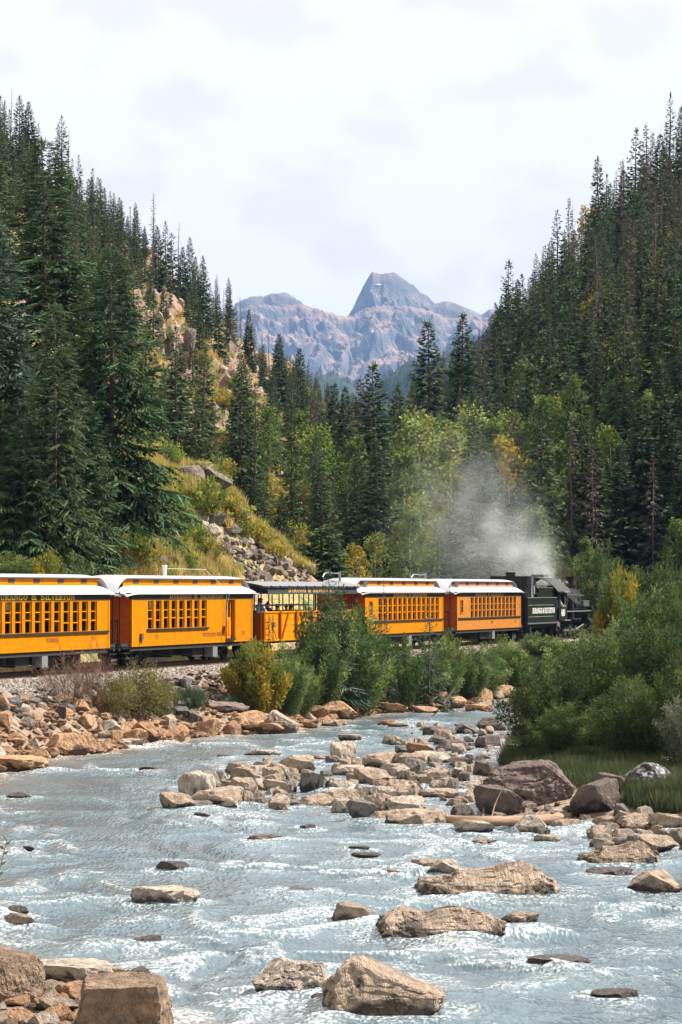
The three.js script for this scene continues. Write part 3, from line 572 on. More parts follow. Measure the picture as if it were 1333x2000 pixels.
function labels(list, category, group, say) {                 // one label each: its look, where it lies, and its turn among those there
  const zones = new Map();
  for (const q of list) { const z = say(q); if (!zones.has(z)) zones.set(z, []); zones.get(z).push(q); }
  for (const [z, qs] of zones) qs.sort((a, b) => a.px - b.px).forEach((q, i) => tag(q.m, qs.length > 1 ? `${z}, ${nth(i)} from the left` : z, category, group));
}
const colorOf = (m) => Object.keys(R).find((k) => R[k] === m);
const colorWord = { tan: 'tan', pale: 'pale', orange: 'orange', brown: 'brown', rust: 'rust brown', grey: 'grey', mauve: 'mauve brown', dark: 'black', char: 'dark brown', slate: 'slate grey', black: 'black' };
const sizeWord = (s, a, b) => s < a ? 'small' : s < b ? 'medium' : 'large';
scatter(270, 'shore_rock', 'rock', 'rocks along the left shore', (r) => {
  const d = lerp(78, 134, Math.pow(r(), 0.9)), off = Math.pow(r(), 1.15) * 3.6, x = leftBank(d) - off - 0.1, [, n] = alongTrack(x, d); return n < -2.9 && x > -0.132 * d ? [x, d, 1.25 - off * 0.12] : null;
}, 21, [R.orange, R.orange, R.orange, R.rust, R.orange, R.pale], 0.2, 0.85, ({ m, px, s }) => `${sizeWord(s, 0.5, 0.8)} ${colorWord[colorOf(m.material)]} shore rock ${px < 330 ? 'below the bare brush' : px < 620 ? 'below the yellow bush' : 'below the willows'}`);
scatter(80, 'riprap_rock', 'rock', 'grey rubble under the track', (r) => {
  const d = lerp(84, 112, r()), n = -3.1 - 2.0 * r(), s0 = (d - T0[1]) ; const x = T0[0] + s0 * 0.3501 - n / 0.9438; return x < leftBank(d) - 1.6 && x > -0.13 * d ? [x, d] : null;
}, 22, [R.slate, R.grey, R.char, R.slate], 0.28, 0.75, ({ m, px, s }) => `${sizeWord(s, 0.4, 0.6)} ${colorWord[colorOf(m.material)]} rubble stone below the track ${px < 200 ? 'at far left' : 'by the baggage coach'}`);
scatter(260, 'bar_stone', 'rock', 'stones of the gravel bars', (r) => {
  const [cx, cy, sx, sy] = [[880, 1480, 80, 45], [640, 1535, 150, 38], [880, 1515, 70, 35], [1080, 1590, 110, 18], [1250, 1635, 90, 35], [920, 1560, 60, 20], [880, 1440, 90, 20], [480, 1545, 80, 30]][Math.floor(r() * 8)];
  const [x, d] = hit(cx + (r() - 0.5) * sx * 2, cy + (r() - 0.5) * sy * 2); return [x, d, 1, wetRocks];
}, 23, [R.tan, R.pale, R.pale, R.tan, R.grey], 0.16, 0.6, ({ m, px, py, s }) => `${sizeWord(s, 0.25, 0.4)} ${colorWord[colorOf(m.material)]} stone ${px < 800 ? 'of the middle bar' : py < 1550 ? 'of the right bar' : 'by the side channel'}`);
scatter(190, 'talus_rock', 'rock', 'talus on the grassy slope', (r) => {
  const t = Math.sqrt(r()), [x, d] = hit(lerp(390, 545, t) + (r() - 0.5) * lerp(36, 130, t), lerp(1015, 1130, t) + (r() - 0.5) * 20); return alongTrack(x, d)[1] > 3 ? [x, d] : null;
}, 24, [R.grey, R.tan, R.tan, R.pale, R.mauve], 0.3, 1.1, ({ m, px, s }) => `${sizeWord(s, 0.55, 0.85)} ${colorWord[colorOf(m.material)]} talus rock ${px < 450 ? 'high on the slope' : px < 520 ? 'midway down the slope' : 'behind the open car'}`);
scatter(64, 'flat_boulder', 'rock', 'flat slabs of the river bars', (r) => { const [cx, cy, sx, sy] = [[640, 1530, 170, 42], [470, 1550, 110, 32], [850, 1490, 90, 45], [750, 1565, 80, 28]][Math.floor(r() * 4)], [x, d] = hit(cx + (r() - 0.5) * sx * 2, cy + (r() - 0.5) * sy * 2); return [x, d, 1, flatRocks]; }, 28, [R.tan, R.pale, R.tan, R.pale, R.grey], 0.35, 1.1, ({ m, px, py, s }) => `${sizeWord(s, 0.5, 0.75)} flat ${colorWord[colorOf(m.material)]} slab ${px < 560 ? 'of the left rock cluster' : px < 790 ? 'of the middle bar' : py < 1545 ? 'of the right bar' : 'near the driftwood log'}`);
scatter(46, 'near_bank_stone', 'rock', 'stones of the near left bank', (r) => { const [x, d] = hit(lerp(0, 310, r()), lerp(1905, 2010, Math.pow(r(), 0.7))); return x < leftBank(d) + 0.5 ? [x, d, 1, dryRocks] : null; }, 27, [R.tan, R.brown, R.orange, R.pale], 0.12, 0.55, ({ m, s, px }) => `${sizeWord(s, 0.22, 0.36)} ${colorWord[colorOf(m.material)]} stone ${px < 150 ? 'by the grass tuft' : 'around the square brown block'} at lower left`);
scatter(16, 'slope_rock', 'rock', 'rocks behind the train', (r) => { const [x, d] = hit(lerp(230, 340, r()), lerp(1010, 1120, r())); return [x, d]; }, 25, [R.mauve, R.grey], 0.4, 1.3, ({ m, s }) => `${sizeWord(s, 0.55, 0.85)} ${colorWord[colorOf(m.material)]} rock under the big spruces`);
{ // ledges of bare rock on the left slope
  const ledges = [[365, 945, 60, 40, 'rock ledge at the top of the grassy slope'], [410, 975, 80, 34, 'dark slanting rock ledge in the grassy slope'], [455, 1015, 60, 34, 'lower end of the dark slanting rock ledge'], [352, 915, 70, 60, 'blocky pale outcrop on the skyline of the grassy slope'], [330, 1085, 40, 60, 'dark split rock beside the big spruce']];
  ledges.forEach(([px, py, w, h, label], i) => { const m = seen('rock_outcrop', px, py, w, h, dryRocks[(i * 3) % 14], [R.mauve, R.slate, R.slate, R.tan, R.slate][i], label, null, { deep: 1.1 }); m.userData.category = 'outcrop'; m.rotation.z = -0.5; if (i === 3 || i === 4) m.rotation.z = -0.1; });
  const r = rng(77), list = [];
  for (let i = 0; i < 110; i++) {
    const px = lerp(290, 560, r()), py = lerp(560, 870, r()) + (px - 400) * 0.55, [x, d] = hit(px, py); if (d > 400 || d < 150 || slopeRock(x, d) < 0.25) continue;
    const w = lerp(1.0, 2.5, r() * r()), m = new THREE.Mesh(dryRocks[Math.floor(r() * 14)], r() < 0.6 ? R.tan : R.mauve); m.castShadow = m.receiveShadow = true; m.name = numbered('rock_outcrop'); m.scale.set(w / 2, w * (0.6 + 0.9 * r()), w * 0.4); m.position.set(x, ground(x, d) - w * 0.35, -d); m.rotation.y = r() * 6; m.rotation.z = (r() - 0.5) * 0.4; scene.add(m); list.push({ m, px, py: py });
  }
  labels(list, 'outcrop', 'outcrops on the rocky left hillside', ({ m, py }) => `${m.material === R.tan ? 'pinkish tan' : 'brown'} rock outcrop ${py < 650 ? 'high' : py < 780 ? 'midway' : 'low'} on the left hillside`);
}
{ // gravel: ballast under the track and pebbles on the bars, too many to count
  const len = 150, s0 = -40, prof = [[-2.3, -0.32], [-1.55, 0.02], [-0.9, 0.05], [0, 0.04], [0.9, 0.05], [1.55, 0.02], [2.2, -0.3]];
  const g = grid(prof.length - 1, 300, (u, v) => { const [n, y] = prof[Math.round(u * (prof.length - 1))], s = s0 + len * v, j = fbm2(s * 2, n * 2, 2) * 0.06; return [T0[0] + TDIR[0] * s + TDIR[1] * n, RAIL - 0.22 + y + j, -(T0[1] + TDIR[1] * s - TDIR[0] * n), n, s]; });
  top('ballast', g, std([0.24, 0.215, 0.205], 0.95, { map: groundTint, bumpMap: groundBump, bumpScale: 0.05 }), 'bed of pale grey gravel under the railway track', 'gravel', null, 'stuff');
  const peb = new THREE.IcosahedronGeometry(1, 0), r = rng(31), spots = [];
  for (let i = 0; i < 26000; i++) { const s = lerp(-30, 60, r()), n = (r() < 0.75 ? 1 : -1) * lerp(1.0, 3.1, r()), off = Math.abs(n), y = off < 1.55 ? 0.03 : lerp(0.02, -0.42, (off - 1.55) / 1.5); spots.push([T0[0] + TDIR[0] * s + TDIR[1] * n, RAIL - 0.22 + y, T0[1] + TDIR[1] * s - TDIR[0] * n, 0.025 + 0.05 * r()]); }
  const bars = [[870, 1495, 90, 50], [640, 1530, 150, 40], [900, 1520, 80, 30], [1250, 1640, 90, 40], [640, 1530, 150, 40]];
  const pile = spots.length;
  for (let i = 0; i < 9000; i++) { const [cx, cy, sx, sy] = bars[Math.floor(r() * 5)], [x, d] = hit(cx + (r() + r() - 1) * sx, cy + (r() + r() - 1) * sy), h = ground(x, d); if (h < -0.45) continue; spots.push([x, Math.max(h, -0.03) + 0.01, d, 0.03 + 0.07 * r() * r()]); }
  const rub = dryRocks[3], rs = [];
  for (let i = 0; i < 5200; i++) { const d = lerp(77, 134, r()), x = leftBank(d) - 0.05 - 5.2 * Math.pow(r(), 1.2), n = alongTrack(x, d)[1]; if (n > -2.7) continue; rs.push([x, ground(x, d), d, 0.06 + 0.16 * r() * r()]); }
  { const m = new THREE.InstancedMesh(rub, rockMat([1, 1, 1]), rs.length), q = new THREE.Object3D(), c = new THREE.Color(); rs.forEach(([x, y, d, s], i) => { q.position.set(x, y, -d); q.scale.set(s * (0.8 + 0.8 * r()), s, s * (0.8 + 0.6 * r())); q.rotation.set((r() - 0.5), r() * 6, (r() - 0.5)); q.updateMatrix(); m.setMatrixAt(i, q.matrix); const up = smooth(1.3, 1.9, y + 0.4 * (r() - 0.5)), k = 0.6 + 0.7 * r(); m.setColorAt(i, c.setRGB(lerp(0.46, 0.15, up) * k, lerp(0.265, 0.135, up) * k, lerp(0.145, 0.122, up) * k)); }); m.name = 'shore_rubble'; scene.add(m); tag(m, 'small broken stones between the rocks of the left shore', 'rubble', null, 'stuff'); }
  const make = (a, b, name, mat, label) => { const m = new THREE.InstancedMesh(peb, mat, b - a), q = new THREE.Object3D(), c = new THREE.Color(); for (let i = a; i < b; i++) { const [x, y, d, s] = spots[i]; q.position.set(x, y, -d); q.scale.set(s * (0.7 + 0.8 * r()), s * 0.7, s * (0.7 + 0.8 * r())); q.rotation.set(r() * 6, r() * 6, r() * 6); q.updateMatrix(); m.setMatrixAt(i - a, q.matrix); const k = 0.6 + 0.8 * r(); m.setColorAt(i - a, c.setRGB(k, k * (0.9 + 0.1 * r()), k * (0.82 + 0.14 * r()))); } m.name = name; m.castShadow = m.receiveShadow = true; scene.add(m); tag(m, label, 'gravel', null, 'stuff'); };
  make(0, pile, 'ballast_stones', std([0.26, 0.23, 0.215], 0.95), 'loose pale gravel stones of the track bed');
  make(pile, spots.length, 'river_pebbles', std([0.31, 0.24, 0.18], 0.9), 'small tan pebbles on the gravel bars');
}

// ---------------------------------------------------------------- the river
{
  const W = 2048, X0 = -14, X1 = 17, D0 = 25, D1 = 147, inRiver = rocks.filter((q) => q.m.position.y < 0.35 && q.d < 140);
  const cell = new Map(); for (const q of inRiver) for (let i = -1; i <= 1; i++) for (let j = -1; j <= 1; j++) { const k = Math.floor(q.x / 3) + i + ',' + (Math.floor(q.d / 3) + j); if (!cell.has(k)) cell.set(k, []); cell.get(k).push(q); }
  const wake = (x, d) => {                                     // white water where the current breaks on a rock and trails towards the camera
    let f = 0; const list = cell.get(Math.floor(x / 3) + ',' + Math.floor(d / 3)); if (!list) return 0;
    for (const q of list) { const dx = (x - q.x) / (q.w * 0.5 + 0.16), dd = (d - q.d), rd = q.deep * 0.5, e = Math.hypot(dx, dd / (rd + 0.12)); f = Math.max(f, smooth(1.55, 1.0, e) * 0.9, dd < 0 ? smooth(1.15, 0.3, Math.abs(dx)) * smooth(rd + 2.2, rd, -dd) * 0.55 : 0); }
    return f;
  };
  const wave = (x, d) => {
    const wx = x + 0.9 * n2(x * 0.25, d * 0.2), wd = d + 1.2 * n2(x * 0.2 + 9, d * 0.18);
    const big = n2(wx * 0.3, wd * 0.38), mid = n2(wx * 0.85 + 5, wd * 0.75), sm = n2(wx * 2.1, wd * 1.9), fin = n2(wx * 5.2, wd * 6.5);
    return { h: 0.075 * big + 0.042 * mid + 0.009 * sm + 0.002 * fin, big, mid, sm };
  };
  const rapid = (x, d) => clamp(0.36 + 1.5 * fbm2(x * 0.13 + 2, d * 0.085, 3) + 0.45 * smooth(75, 35, d) - 0.25 * smooth(95, 120, d));
  const tint = new Uint8Array(W * W * 4), bump = new Uint8Array(W * W * 4);
  for (let j = 0; j < W; j++) for (let i = 0; i < W; i++) {
    const x = X0 + (X1 - X0) * i / W, d = D0 + (D1 - D0) * j / W, k = (j * W + i) * 4;
    if (Math.abs(x) > 0.15 * d + 1.5) { tint[k] = 150; tint[k + 1] = 165; tint[k + 2] = 165; tint[k + 3] = 255; bump[k] = 128; bump[k + 3] = 255; continue; }
    const { big, mid, sm } = wave(x, d), rp = rapid(x, d), wk = wake(x, d);
    const streak = 1 - Math.abs(n2(x * 1.3 + 2.0 * n2(x * 0.5, d * 0.5), d * 3.1)), lace = 1 - Math.abs(n2(x * 5 + 1.5 * n2(x * 1.1, d * 1.9), d * 6.5)), spray = n2(x * 17, d * 13);
    const crest = clamp(0.32 * big + 0.36 * mid + 0.2 * sm + 0.26);
    const froth = n2(x * 9.5 + 2 * n2(x * 2.3, d * 2.1), d * 10);
    let foam = smooth(0.42, 0.92, crest * 1.0 * (0.25 + 1.05 * rp) + 0.36 * streak * rp + 0.1 * spray * rp - 0.03) * smooth(0.38, 1.12, lace * 0.75 + 0.26 * froth + 0.14 * spray + 0.12) + wk * 0.95 * smooth(0.3, 0.95, lace * 0.7 + 0.3 * froth + 0.25 * spray);
    foam = clamp(Math.max(foam * 1.15, 0.45 * smooth(0.62, 0.95, spray * 0.8 + 0.35 * froth + 0.15 * mid) * smooth(0.1, 0.6, rp)));
    const shore = Math.min((x - leftBank(d)) * 0.72, (rightBank(d) - x) * 0.8), shallow = smooth(1.1, 0, shore) * 0.75 + smooth(2.6, 0.3, shore) * 0.15, dp = 0.92 + 0.22 * big + 0.07 * fbm2(x * 0.3, d * 0.2, 2);
    const base = [lerp(0.09, 0.15, shallow) * dp, lerp(0.13, 0.112, shallow) * dp, lerp(0.152, 0.075, shallow) * dp];
    for (let c = 0; c < 3; c++) { const v = lerp(base[c], [0.66, 0.69, 0.71][c], foam); tint[k + c] = 255 * (v <= 0.0031308 ? 12.92 * v : 1.055 * Math.pow(v, 1 / 2.4) - 0.055); }
    tint[k + 3] = 255;
    bump[k] = clamp(0.5 + 0.16 * n2(x * 3.4, d * 2.6) + 0.14 * n2(x * 8.5, d * 6) + 0.12 * spray + 0.12 * (foam - 0.3) * (1 + spray)) * 255; bump[k + 3] = 255;
  }
  const mk = (data, srgb) => { const t = new THREE.DataTexture(data, W, W); t.magFilter = THREE.LinearFilter; if (srgb) t.colorSpace = THREE.SRGBColorSpace; t.needsUpdate = true; return t; };
  const xs = [], ds = []; for (let x = -14; x <= 15; x += 0.085) xs.push(x); for (let d = 26; d < 146; d += 0.055 + 0.0016 * (d - 26)) ds.push(d);
  const nx = xs.length - 1, nd = ds.length - 1;
  const g = grid(nx, nd, (u, v) => { const x = xs[Math.round(u * nx)], d = ds[Math.round(v * nd)], inside = Math.abs(x) < 0.15 * d + 2; return [x, inside ? wave(x, d).h * (0.55 + 0.75 * rapid(x, d)) + wake(x, d) * 0.05 : 0, -d, (x - X0) / (X1 - X0), (d - D0) / (D1 - D0)]; });
  top('river', g, new THREE.MeshPhysicalMaterial({ map: mk(tint, true), bumpMap: mk(bump, false), bumpScale: 0.06, roughness: 0.2, ior: 1.33, specularIntensity: 1, side: THREE.DoubleSide }), 'milky grey-green river with white rapids', null, null, 'structure');
}
// ---------------------------------------------------------------- the railway and the train
const TURN = Math.atan2(TDIR[1], TDIR[0]);                     // local x forward along the track, z to the river side, y = 0 on the rail head
const trackAt = (s, n = 0, y = RAIL) => [T0[0] + TDIR[0] * s - TDIR[1] * n, y, -(T0[1] + TDIR[1] * s + TDIR[0] * n)];
const boards = noiseTexture(64, (u) => { const f = (u * 8) % 1; return [f < 0.12 ? 0.2 : 1]; }, false);
boards.repeat.set(2.4, 1);
const grime = noiseTexture(256, (u, v) => { const a = 0.9 + 0.2 * torusNoise(u, v, 5, 5) + 0.08 * torusNoise(u + 0.2, v, 40, 2); return [a, a, a]; }, false);
grime.repeat.set(0.4, 0.6);
const phys = (c, roughness, spec, extra = {}) => new THREE.MeshPhysicalMaterial({ color: col(...c), roughness, specularIntensity: spec, side: THREE.DoubleSide, ...extra });
const paint = (c, extra = {}) => phys(c, 0.5, 0.12, { map: grime, bumpMap: boards, bumpScale: 0.012, ...extra });
const T = {
  roofDark: std([0.17, 0.17, 0.18], 0.55),
  cord: std([0.4, 0.4, 0.4], 0.7),
  roofWorn: std([0.38, 0.38, 0.395], 0.6, { map: groundTint }),
  vent: std([0.035, 0.026, 0.02], 0.8),
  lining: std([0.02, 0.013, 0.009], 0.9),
  yellow: paint([0.54, 0.192, 0.002]), yellowTrim: phys([0.54, 0.192, 0.002], 0.5, 0.12), deepTrim: phys([0.27, 0.06, 0.002], 0.5, 0.12), faded: paint([0.47, 0.185, 0.036]), fadedTrim: phys([0.47, 0.185, 0.036], 0.5, 0.12), red: paint([0.55, 0.1, 0.01]),
  black: phys([0.014, 0.014, 0.014], 0.45, 0.35), iron: phys([0.02, 0.019, 0.018], 0.6, 0.4), band: phys([0.026, 0.027, 0.027], 0.45, 0.5), roof: std([0.6, 0.6, 0.61], 0.6, { bumpMap: groundBump, bumpScale: 0.01 }), roofGrey: std([0.34, 0.34, 0.36], 0.5, { bumpMap: groundBump, bumpScale: 0.01 }),
  dark: std([0.02, 0.018, 0.016], 0.7), seat: std([0.03, 0.012, 0.009], 0.8), gold: std([0.75, 0.47, 0.06], 0.4), bronze: std([0.55, 0.33, 0.14], 0.5), ink: std([0.26, 0.07, 0.008], 0.6), white: std([0.75, 0.75, 0.74], 0.5), steel: std([0.35, 0.35, 0.36], 0.35, { metalness: 0.7 }), rust: std([0.1, 0.06, 0.04], 0.9), grey: std([0.15, 0.155, 0.16], 0.6), wood: std([0.16, 0.1, 0.06], 0.8),
  green: phys([0.012, 0.017, 0.01], 0.42, 0.3), pane: new THREE.MeshPhysicalMaterial({ color: col(0.5, 0.55, 0.5), roughness: 0.03, transmission: 1, thickness: 0, side: THREE.DoubleSide }), canopy: phys([0.05, 0.054, 0.056], 0.5, 0.5), coal: std([0.012, 0.012, 0.012], 0.7),
};
const serif = await new FontLoader().loadAsync('fonts/droid/droid_serif_bold.typeface.json');
function words(text, size, x, y, z, wide = 1, depth = 0.008) {  // raised lettering that faces the river side, centred on x
  const g = new TextGeometry(text, { font: serif, size, depth, curveSegments: 3, bevelEnabled: false }); g.computeBoundingBox(); const b = g.boundingBox;
  g.translate(-(b.min.x + b.max.x) / 2, 0, 0); g.scale(wide, 1, 1); return g.translate(x, y, z);
}
const capsLine = (big, size, x, y, z, wide) => {               // words with taller first letters, as painted on the letter boards
  const list = []; let at = 0;
  for (const w of big.split(' ')) { for (const [s, k] of [[w[0], 1.25], [w.slice(1), 1]]) if (s) { const g = new TextGeometry(s, { font: serif, size: size * k, depth: 0.008, curveSegments: 3, bevelEnabled: false }); g.computeBoundingBox(); g.translate(at - g.boundingBox.min.x, 0, 0); at += g.boundingBox.max.x - g.boundingBox.min.x + size * 0.2; list.push(g); } at += size * 0.75; }
  const g = mergeGeometries(list); g.translate(-at / 2, 0, 0); g.scale(wide, 1, 1); return g.translate(x, y, z);
};
{
  const track = thing('railway_track', 'narrow gauge railway track with dark rails on the gravel bed under the train', 'railway track', null, trackAt(0), TURN);
  for (const z of [-0.457, 0.457]) part('rail', [box(136, 0.03, 0.06, 22, -0.015, z), box(136, 0.09, 0.018, 22, -0.07, z), box(136, 0.015, 0.11, 22, -0.12, z)], T.rust, track);
  const r = rng(61), tie = box(0.2, 0.16, 2.1, 0, 0, 0);
  for (let s = -28; s < 80; s += 0.56) { const m = part('sleeper', tie, T.wood, track); m.position.set(s + (r() - 0.5) * 0.06, -0.205, (r() - 0.5) * 0.1); m.rotation.y = (r() - 0.5) * 0.03; }
}
function truck(parent, x) {                                     // a four-wheeled bogie
  const t = part('truck', [0.52, -0.52].flatMap((z) => [box(1.9, 0.07, 0.09, x, 0.52, z), box(1.3, 0.06, 0.08, x, 0.24, z), box(0.5, 0.3, 0.16, x, 0.39, z), box(0.2, 0.26, 0.14, x - 0.7, 0.36, z * 1.12), box(0.2, 0.26, 0.14, x + 0.7, 0.36, z * 1.12)]).concat([box(0.4, 0.2, 1.5, x, 0.5, 0)]), T.iron, parent);
  for (const dx of [-0.7, 0.7]) for (const z of [-0.46, 0.46]) part('wheel', [cyl(0.34, 0.34, 0.1, x + dx, 0.34, z, 'z', 22), cyl(0.38, 0.38, 0.025, x + dx, 0.36, z * 0.9, 'z', 22)], T.iron, t);
}
function sheetAbove(nx, nz, f, th = 0.04) {                      // a roof skin with thickness: upper and lower face
  const a = grid(nx, nz, (u, v) => { const p = f(u, v); return [p[0], p[1], p[2], p[0], p[2]]; }), b = grid(nx, nz, (u, v) => { const p = f(u, v); return [p[0], p[1] - th, p[2], p[0], p[2]]; }); return [a, b];
}
function wallBits(openings, x0, x1, y0, y1, z, th) {             // a wall with rectangular openings [xa, xb, ya, yb] (sorted by x, not overlapping)
  const out = []; let at = x0;
  for (const [xa, xb, ya, yb] of openings) { out.push(box(xa - at, y1 - y0, th, (at + xa) / 2, (y0 + y1) / 2, z)); if (ya > y0) out.push(box(xb - xa, ya - y0, th, (xa + xb) / 2, (y0 + ya) / 2, z)); if (yb < y1) out.push(box(xb - xa, y1 - yb, th, (xa + xb) / 2, (yb + y1) / 2, z)); at = xb; }
  out.push(box(x1 - at, y1 - y0, th, (at + x1) / 2, (y0 + y1) / 2, z)); return out;
}
function railCar(s0, label, o) {                                 // a wooden clerestory coach, its body 13 m long from s0 on
  const L = 13, hl = L / 2, c = thing('railway_coach', label, 'train car', 'cars of the train', trackAt(s0 + hl), TURN), main = o.paint, trim = o.trim;
  const W = 1.25, SILL = 0.78, TOP = 2.62, sillY = 1.47, pitch = 0.8, ww = 0.56, wins = [];
  for (let i = 0; i < o.windows; i++) wins.push(o.wx0 + i * pitch);
  const openings = wins.map((x) => [x - ww / 2, x + ww / 2, sillY, 2.58]);
  const extra = []; if (o.small !== undefined) extra.push([o.small - 0.2, o.small + 0.2, 1.75, 2.42]); if (o.door !== undefined) extra.push([o.door - 0.42, o.door + 0.42, 0.92, 2.58]);
  const all = openings.concat(extra).sort((a, b) => a[0] - b[0]);
  part('side_wall', wallBits(all, -hl, hl, SILL, TOP, W - 0.04, 0.08), main, c);
  const farOpen = openings.map(([a, b]) => [a, b, 2.22, 2.58]);
  part('side_wall', wallBits(farOpen, -hl, hl, SILL, TOP + 0.25, -W + 0.04, 0.08), main, c);
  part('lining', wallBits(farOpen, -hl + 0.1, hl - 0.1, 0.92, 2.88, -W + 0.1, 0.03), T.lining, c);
  part('letter_board', [box(L + 0.01, 0.27, 0.1, 0, TOP + 0.135, W - 0.035)], T.band, c);
  part('corner_post', [box(0.12, TOP - SILL, 0.03, -hl + 0.06, (SILL + TOP) / 2, W + 0.012), box(0.12, TOP - SILL, 0.03, hl - 0.06, (SILL + TOP) / 2, W + 0.012)], trim, c);
  for (const e of [-1, 1]) part('end_wall', [box(0.08, 2.15, 0.75, e * (hl - 0.04), 1.86, 0.835), box(0.08, 2.15, 0.75, e * (hl - 0.04), 1.86, -0.835), box(0.08, 0.35, 0.92, e * (hl - 0.04), 2.95, 0), box(0.05, 2.0, 0.9, e * (hl - 0.07), 1.78, 0)], T.red, c);
  part('floor', [box(L - 0.1, 0.12, 2.3, 0, 0.84, 0), box(L + 1.5, 0.14, 2.0, 0, 0.72, 0)], T.dark, c);
  part('ceiling', [box(L - 0.2, 0.04, 2.3, 0, 2.92, 0)], T.wood, c);
  for (const x of wins) {
    const f = part('window', [box(0.045, 1.1, 0.04, x - ww / 2 + 0.022, 2.025, W - 0.075), box(0.045, 1.1, 0.04, x + ww / 2 - 0.022, 2.025, W - 0.075), box(ww - 0.09, 0.035, 0.04, x, 2.2, W - 0.06), box(ww - 0.09, 0.04, 0.04, x, 1.86 + (o.raise?.[wins.indexOf(x) % o.raise.length] ?? 0), W - 0.05), box(ww - 0.09, 0.03, 0.04, x, 2.56, W - 0.06)], trim, c);
    part('pane', [box(ww - 0.09, 0.66, 0.006, x, 2.22, W - 0.085)], T.pane, f);
    part('seat', [box(0.42, 0.1, 0.85, x + 0.1, 1.27, 0.7), box(0.1, 0.6, 0.85, x - 0.12, 1.55, 0.7, 0, 0, 0.1), box(0.42, 0.1, 0.85, x + 0.1, 1.27, -0.7), box(0.1, 0.6, 0.85, x - 0.12, 1.55, -0.7, 0, 0, 0.1)], T.seat, c);
  }
  const wa = o.belt ? -hl + 0.12 : wins[0] - 0.42, wb = o.belt ? hl - 0.12 : wins[wins.length - 1] + 0.42;
  part('window_sill', [box(wb - wa, 0.075, 0.07, (wa + wb) / 2, sillY - 0.05, W + 0.03)], T.band, c);
  if (o.small !== undefined) { const f = part('small_window', [box(0.4, 0.05, 0.05, o.small, 2.1, W - 0.05), box(0.48, 0.05, 0.06, o.small, 2.45, W + 0.01), box(0.48, 0.05, 0.06, o.small, 1.72, W + 0.01), box(0.04, 0.7, 0.06, o.small - 0.22, 2.08, W + 0.01), box(0.04, 0.7, 0.06, o.small + 0.22, 2.08, W + 0.01)], trim, c); part('pane', box(0.4, 0.66, 0.006, o.small, 2.08, W - 0.09), T.pane, f); }
  if (o.door !== undefined) {
    const x = o.door, d = part('side_door', [box(0.8, 0.92, 0.05, x, 1.38, W - 0.13), box(0.12, 0.7, 0.05, x - 0.34, 2.2, W - 0.13), box(0.1, 0.7, 0.05, x - 0.02, 2.2, W - 0.13), box(0.12, 0.7, 0.05, x + 0.34, 2.2, W - 0.13), box(0.28, 0.6, 0.03, x - 0.18, 1.38, W - 0.095), box(0.28, 0.6, 0.03, x + 0.18, 1.38, W - 0.095)], trim, c);
    part('pane', box(0.56, 0.7, 0.006, x, 2.2, W - 0.13), T.pane, d); part('door_sill', box(1.0, 0.09, 0.1, x, 0.9, W + 0.03), T.band, c);
    part('door_frame', [box(0.07, 1.7, 0.05, x - 0.45, 1.76, W + 0.01), box(0.16, 1.7, 0.05, x + 0.5, 1.76, W + 0.01)], T.deepTrim, c);
  }
  const drop = (x, k, start) => { const q = Math.max(0, (Math.abs(x) - start) / (hl + 0.8 - start)); return k * q * q; };
  for (const e of [1, -1]) part('lower_roof', sheetAbove(60, 8, (u, v) => { const x = lerp(-hl - 0.8, hl + 0.8, u), t = v; return [x, 2.88 + 0.29 * Math.sin(t * Math.PI / 2) - drop(x, 0.42, hl - 0.5) * (0.25 + 0.75 * t), e * lerp(1.4, 0.8, Math.pow(t, 1.15))]; }), o.roof ?? T.roof, c);
  for (const e of [1, -1]) {
    part('eave', box(L + 1.2, 0.06, 0.1, 0, 2.865, e * 1.33), e > 0 ? T.band : trim, c);
    const cl = part('clerestory', wallBits([], -hl + 0.15, hl - 0.15, 3.08, 3.46, e * 0.8, 0.04), o.clerestory ?? main, c);
    const nv = 6; for (let i = 0; i < nv; i++) part('vent', box(0.5, 0.15, 0.05, lerp(-hl + 1.4, hl - 1.4, i / (nv - 1)), 3.34, e * 0.812), T.vent, cl);
    part('clerestory_trim', box(L - 0.2, 0.05, 0.04, 0, 3.44, e * 0.835), T.deepTrim, c);
  }
  part('upper_roof', sheetAbove(80, 10, (u, v) => { const x = lerp(-hl - 0.8, hl + 0.8, u), z = lerp(-0.93, 0.93, v); return [x, 3.47 + 0.13 * (1 - (z / 0.93) ** 2) - drop(x, 0.62, hl - 0.35), z]; }, 0.03), T.roofGrey, c);
  part('roof_bow', [-1, 1].flatMap((e) => sheetAbove(1, 10, (u, v) => { const z = lerp(-1.38, 1.38, v); return [e * (hl + lerp(0.66, 0.8, u)), 2.88 + 0.03 * (1 - (z / 1.4) ** 2), z]; }, 0.1)), T.band, c);
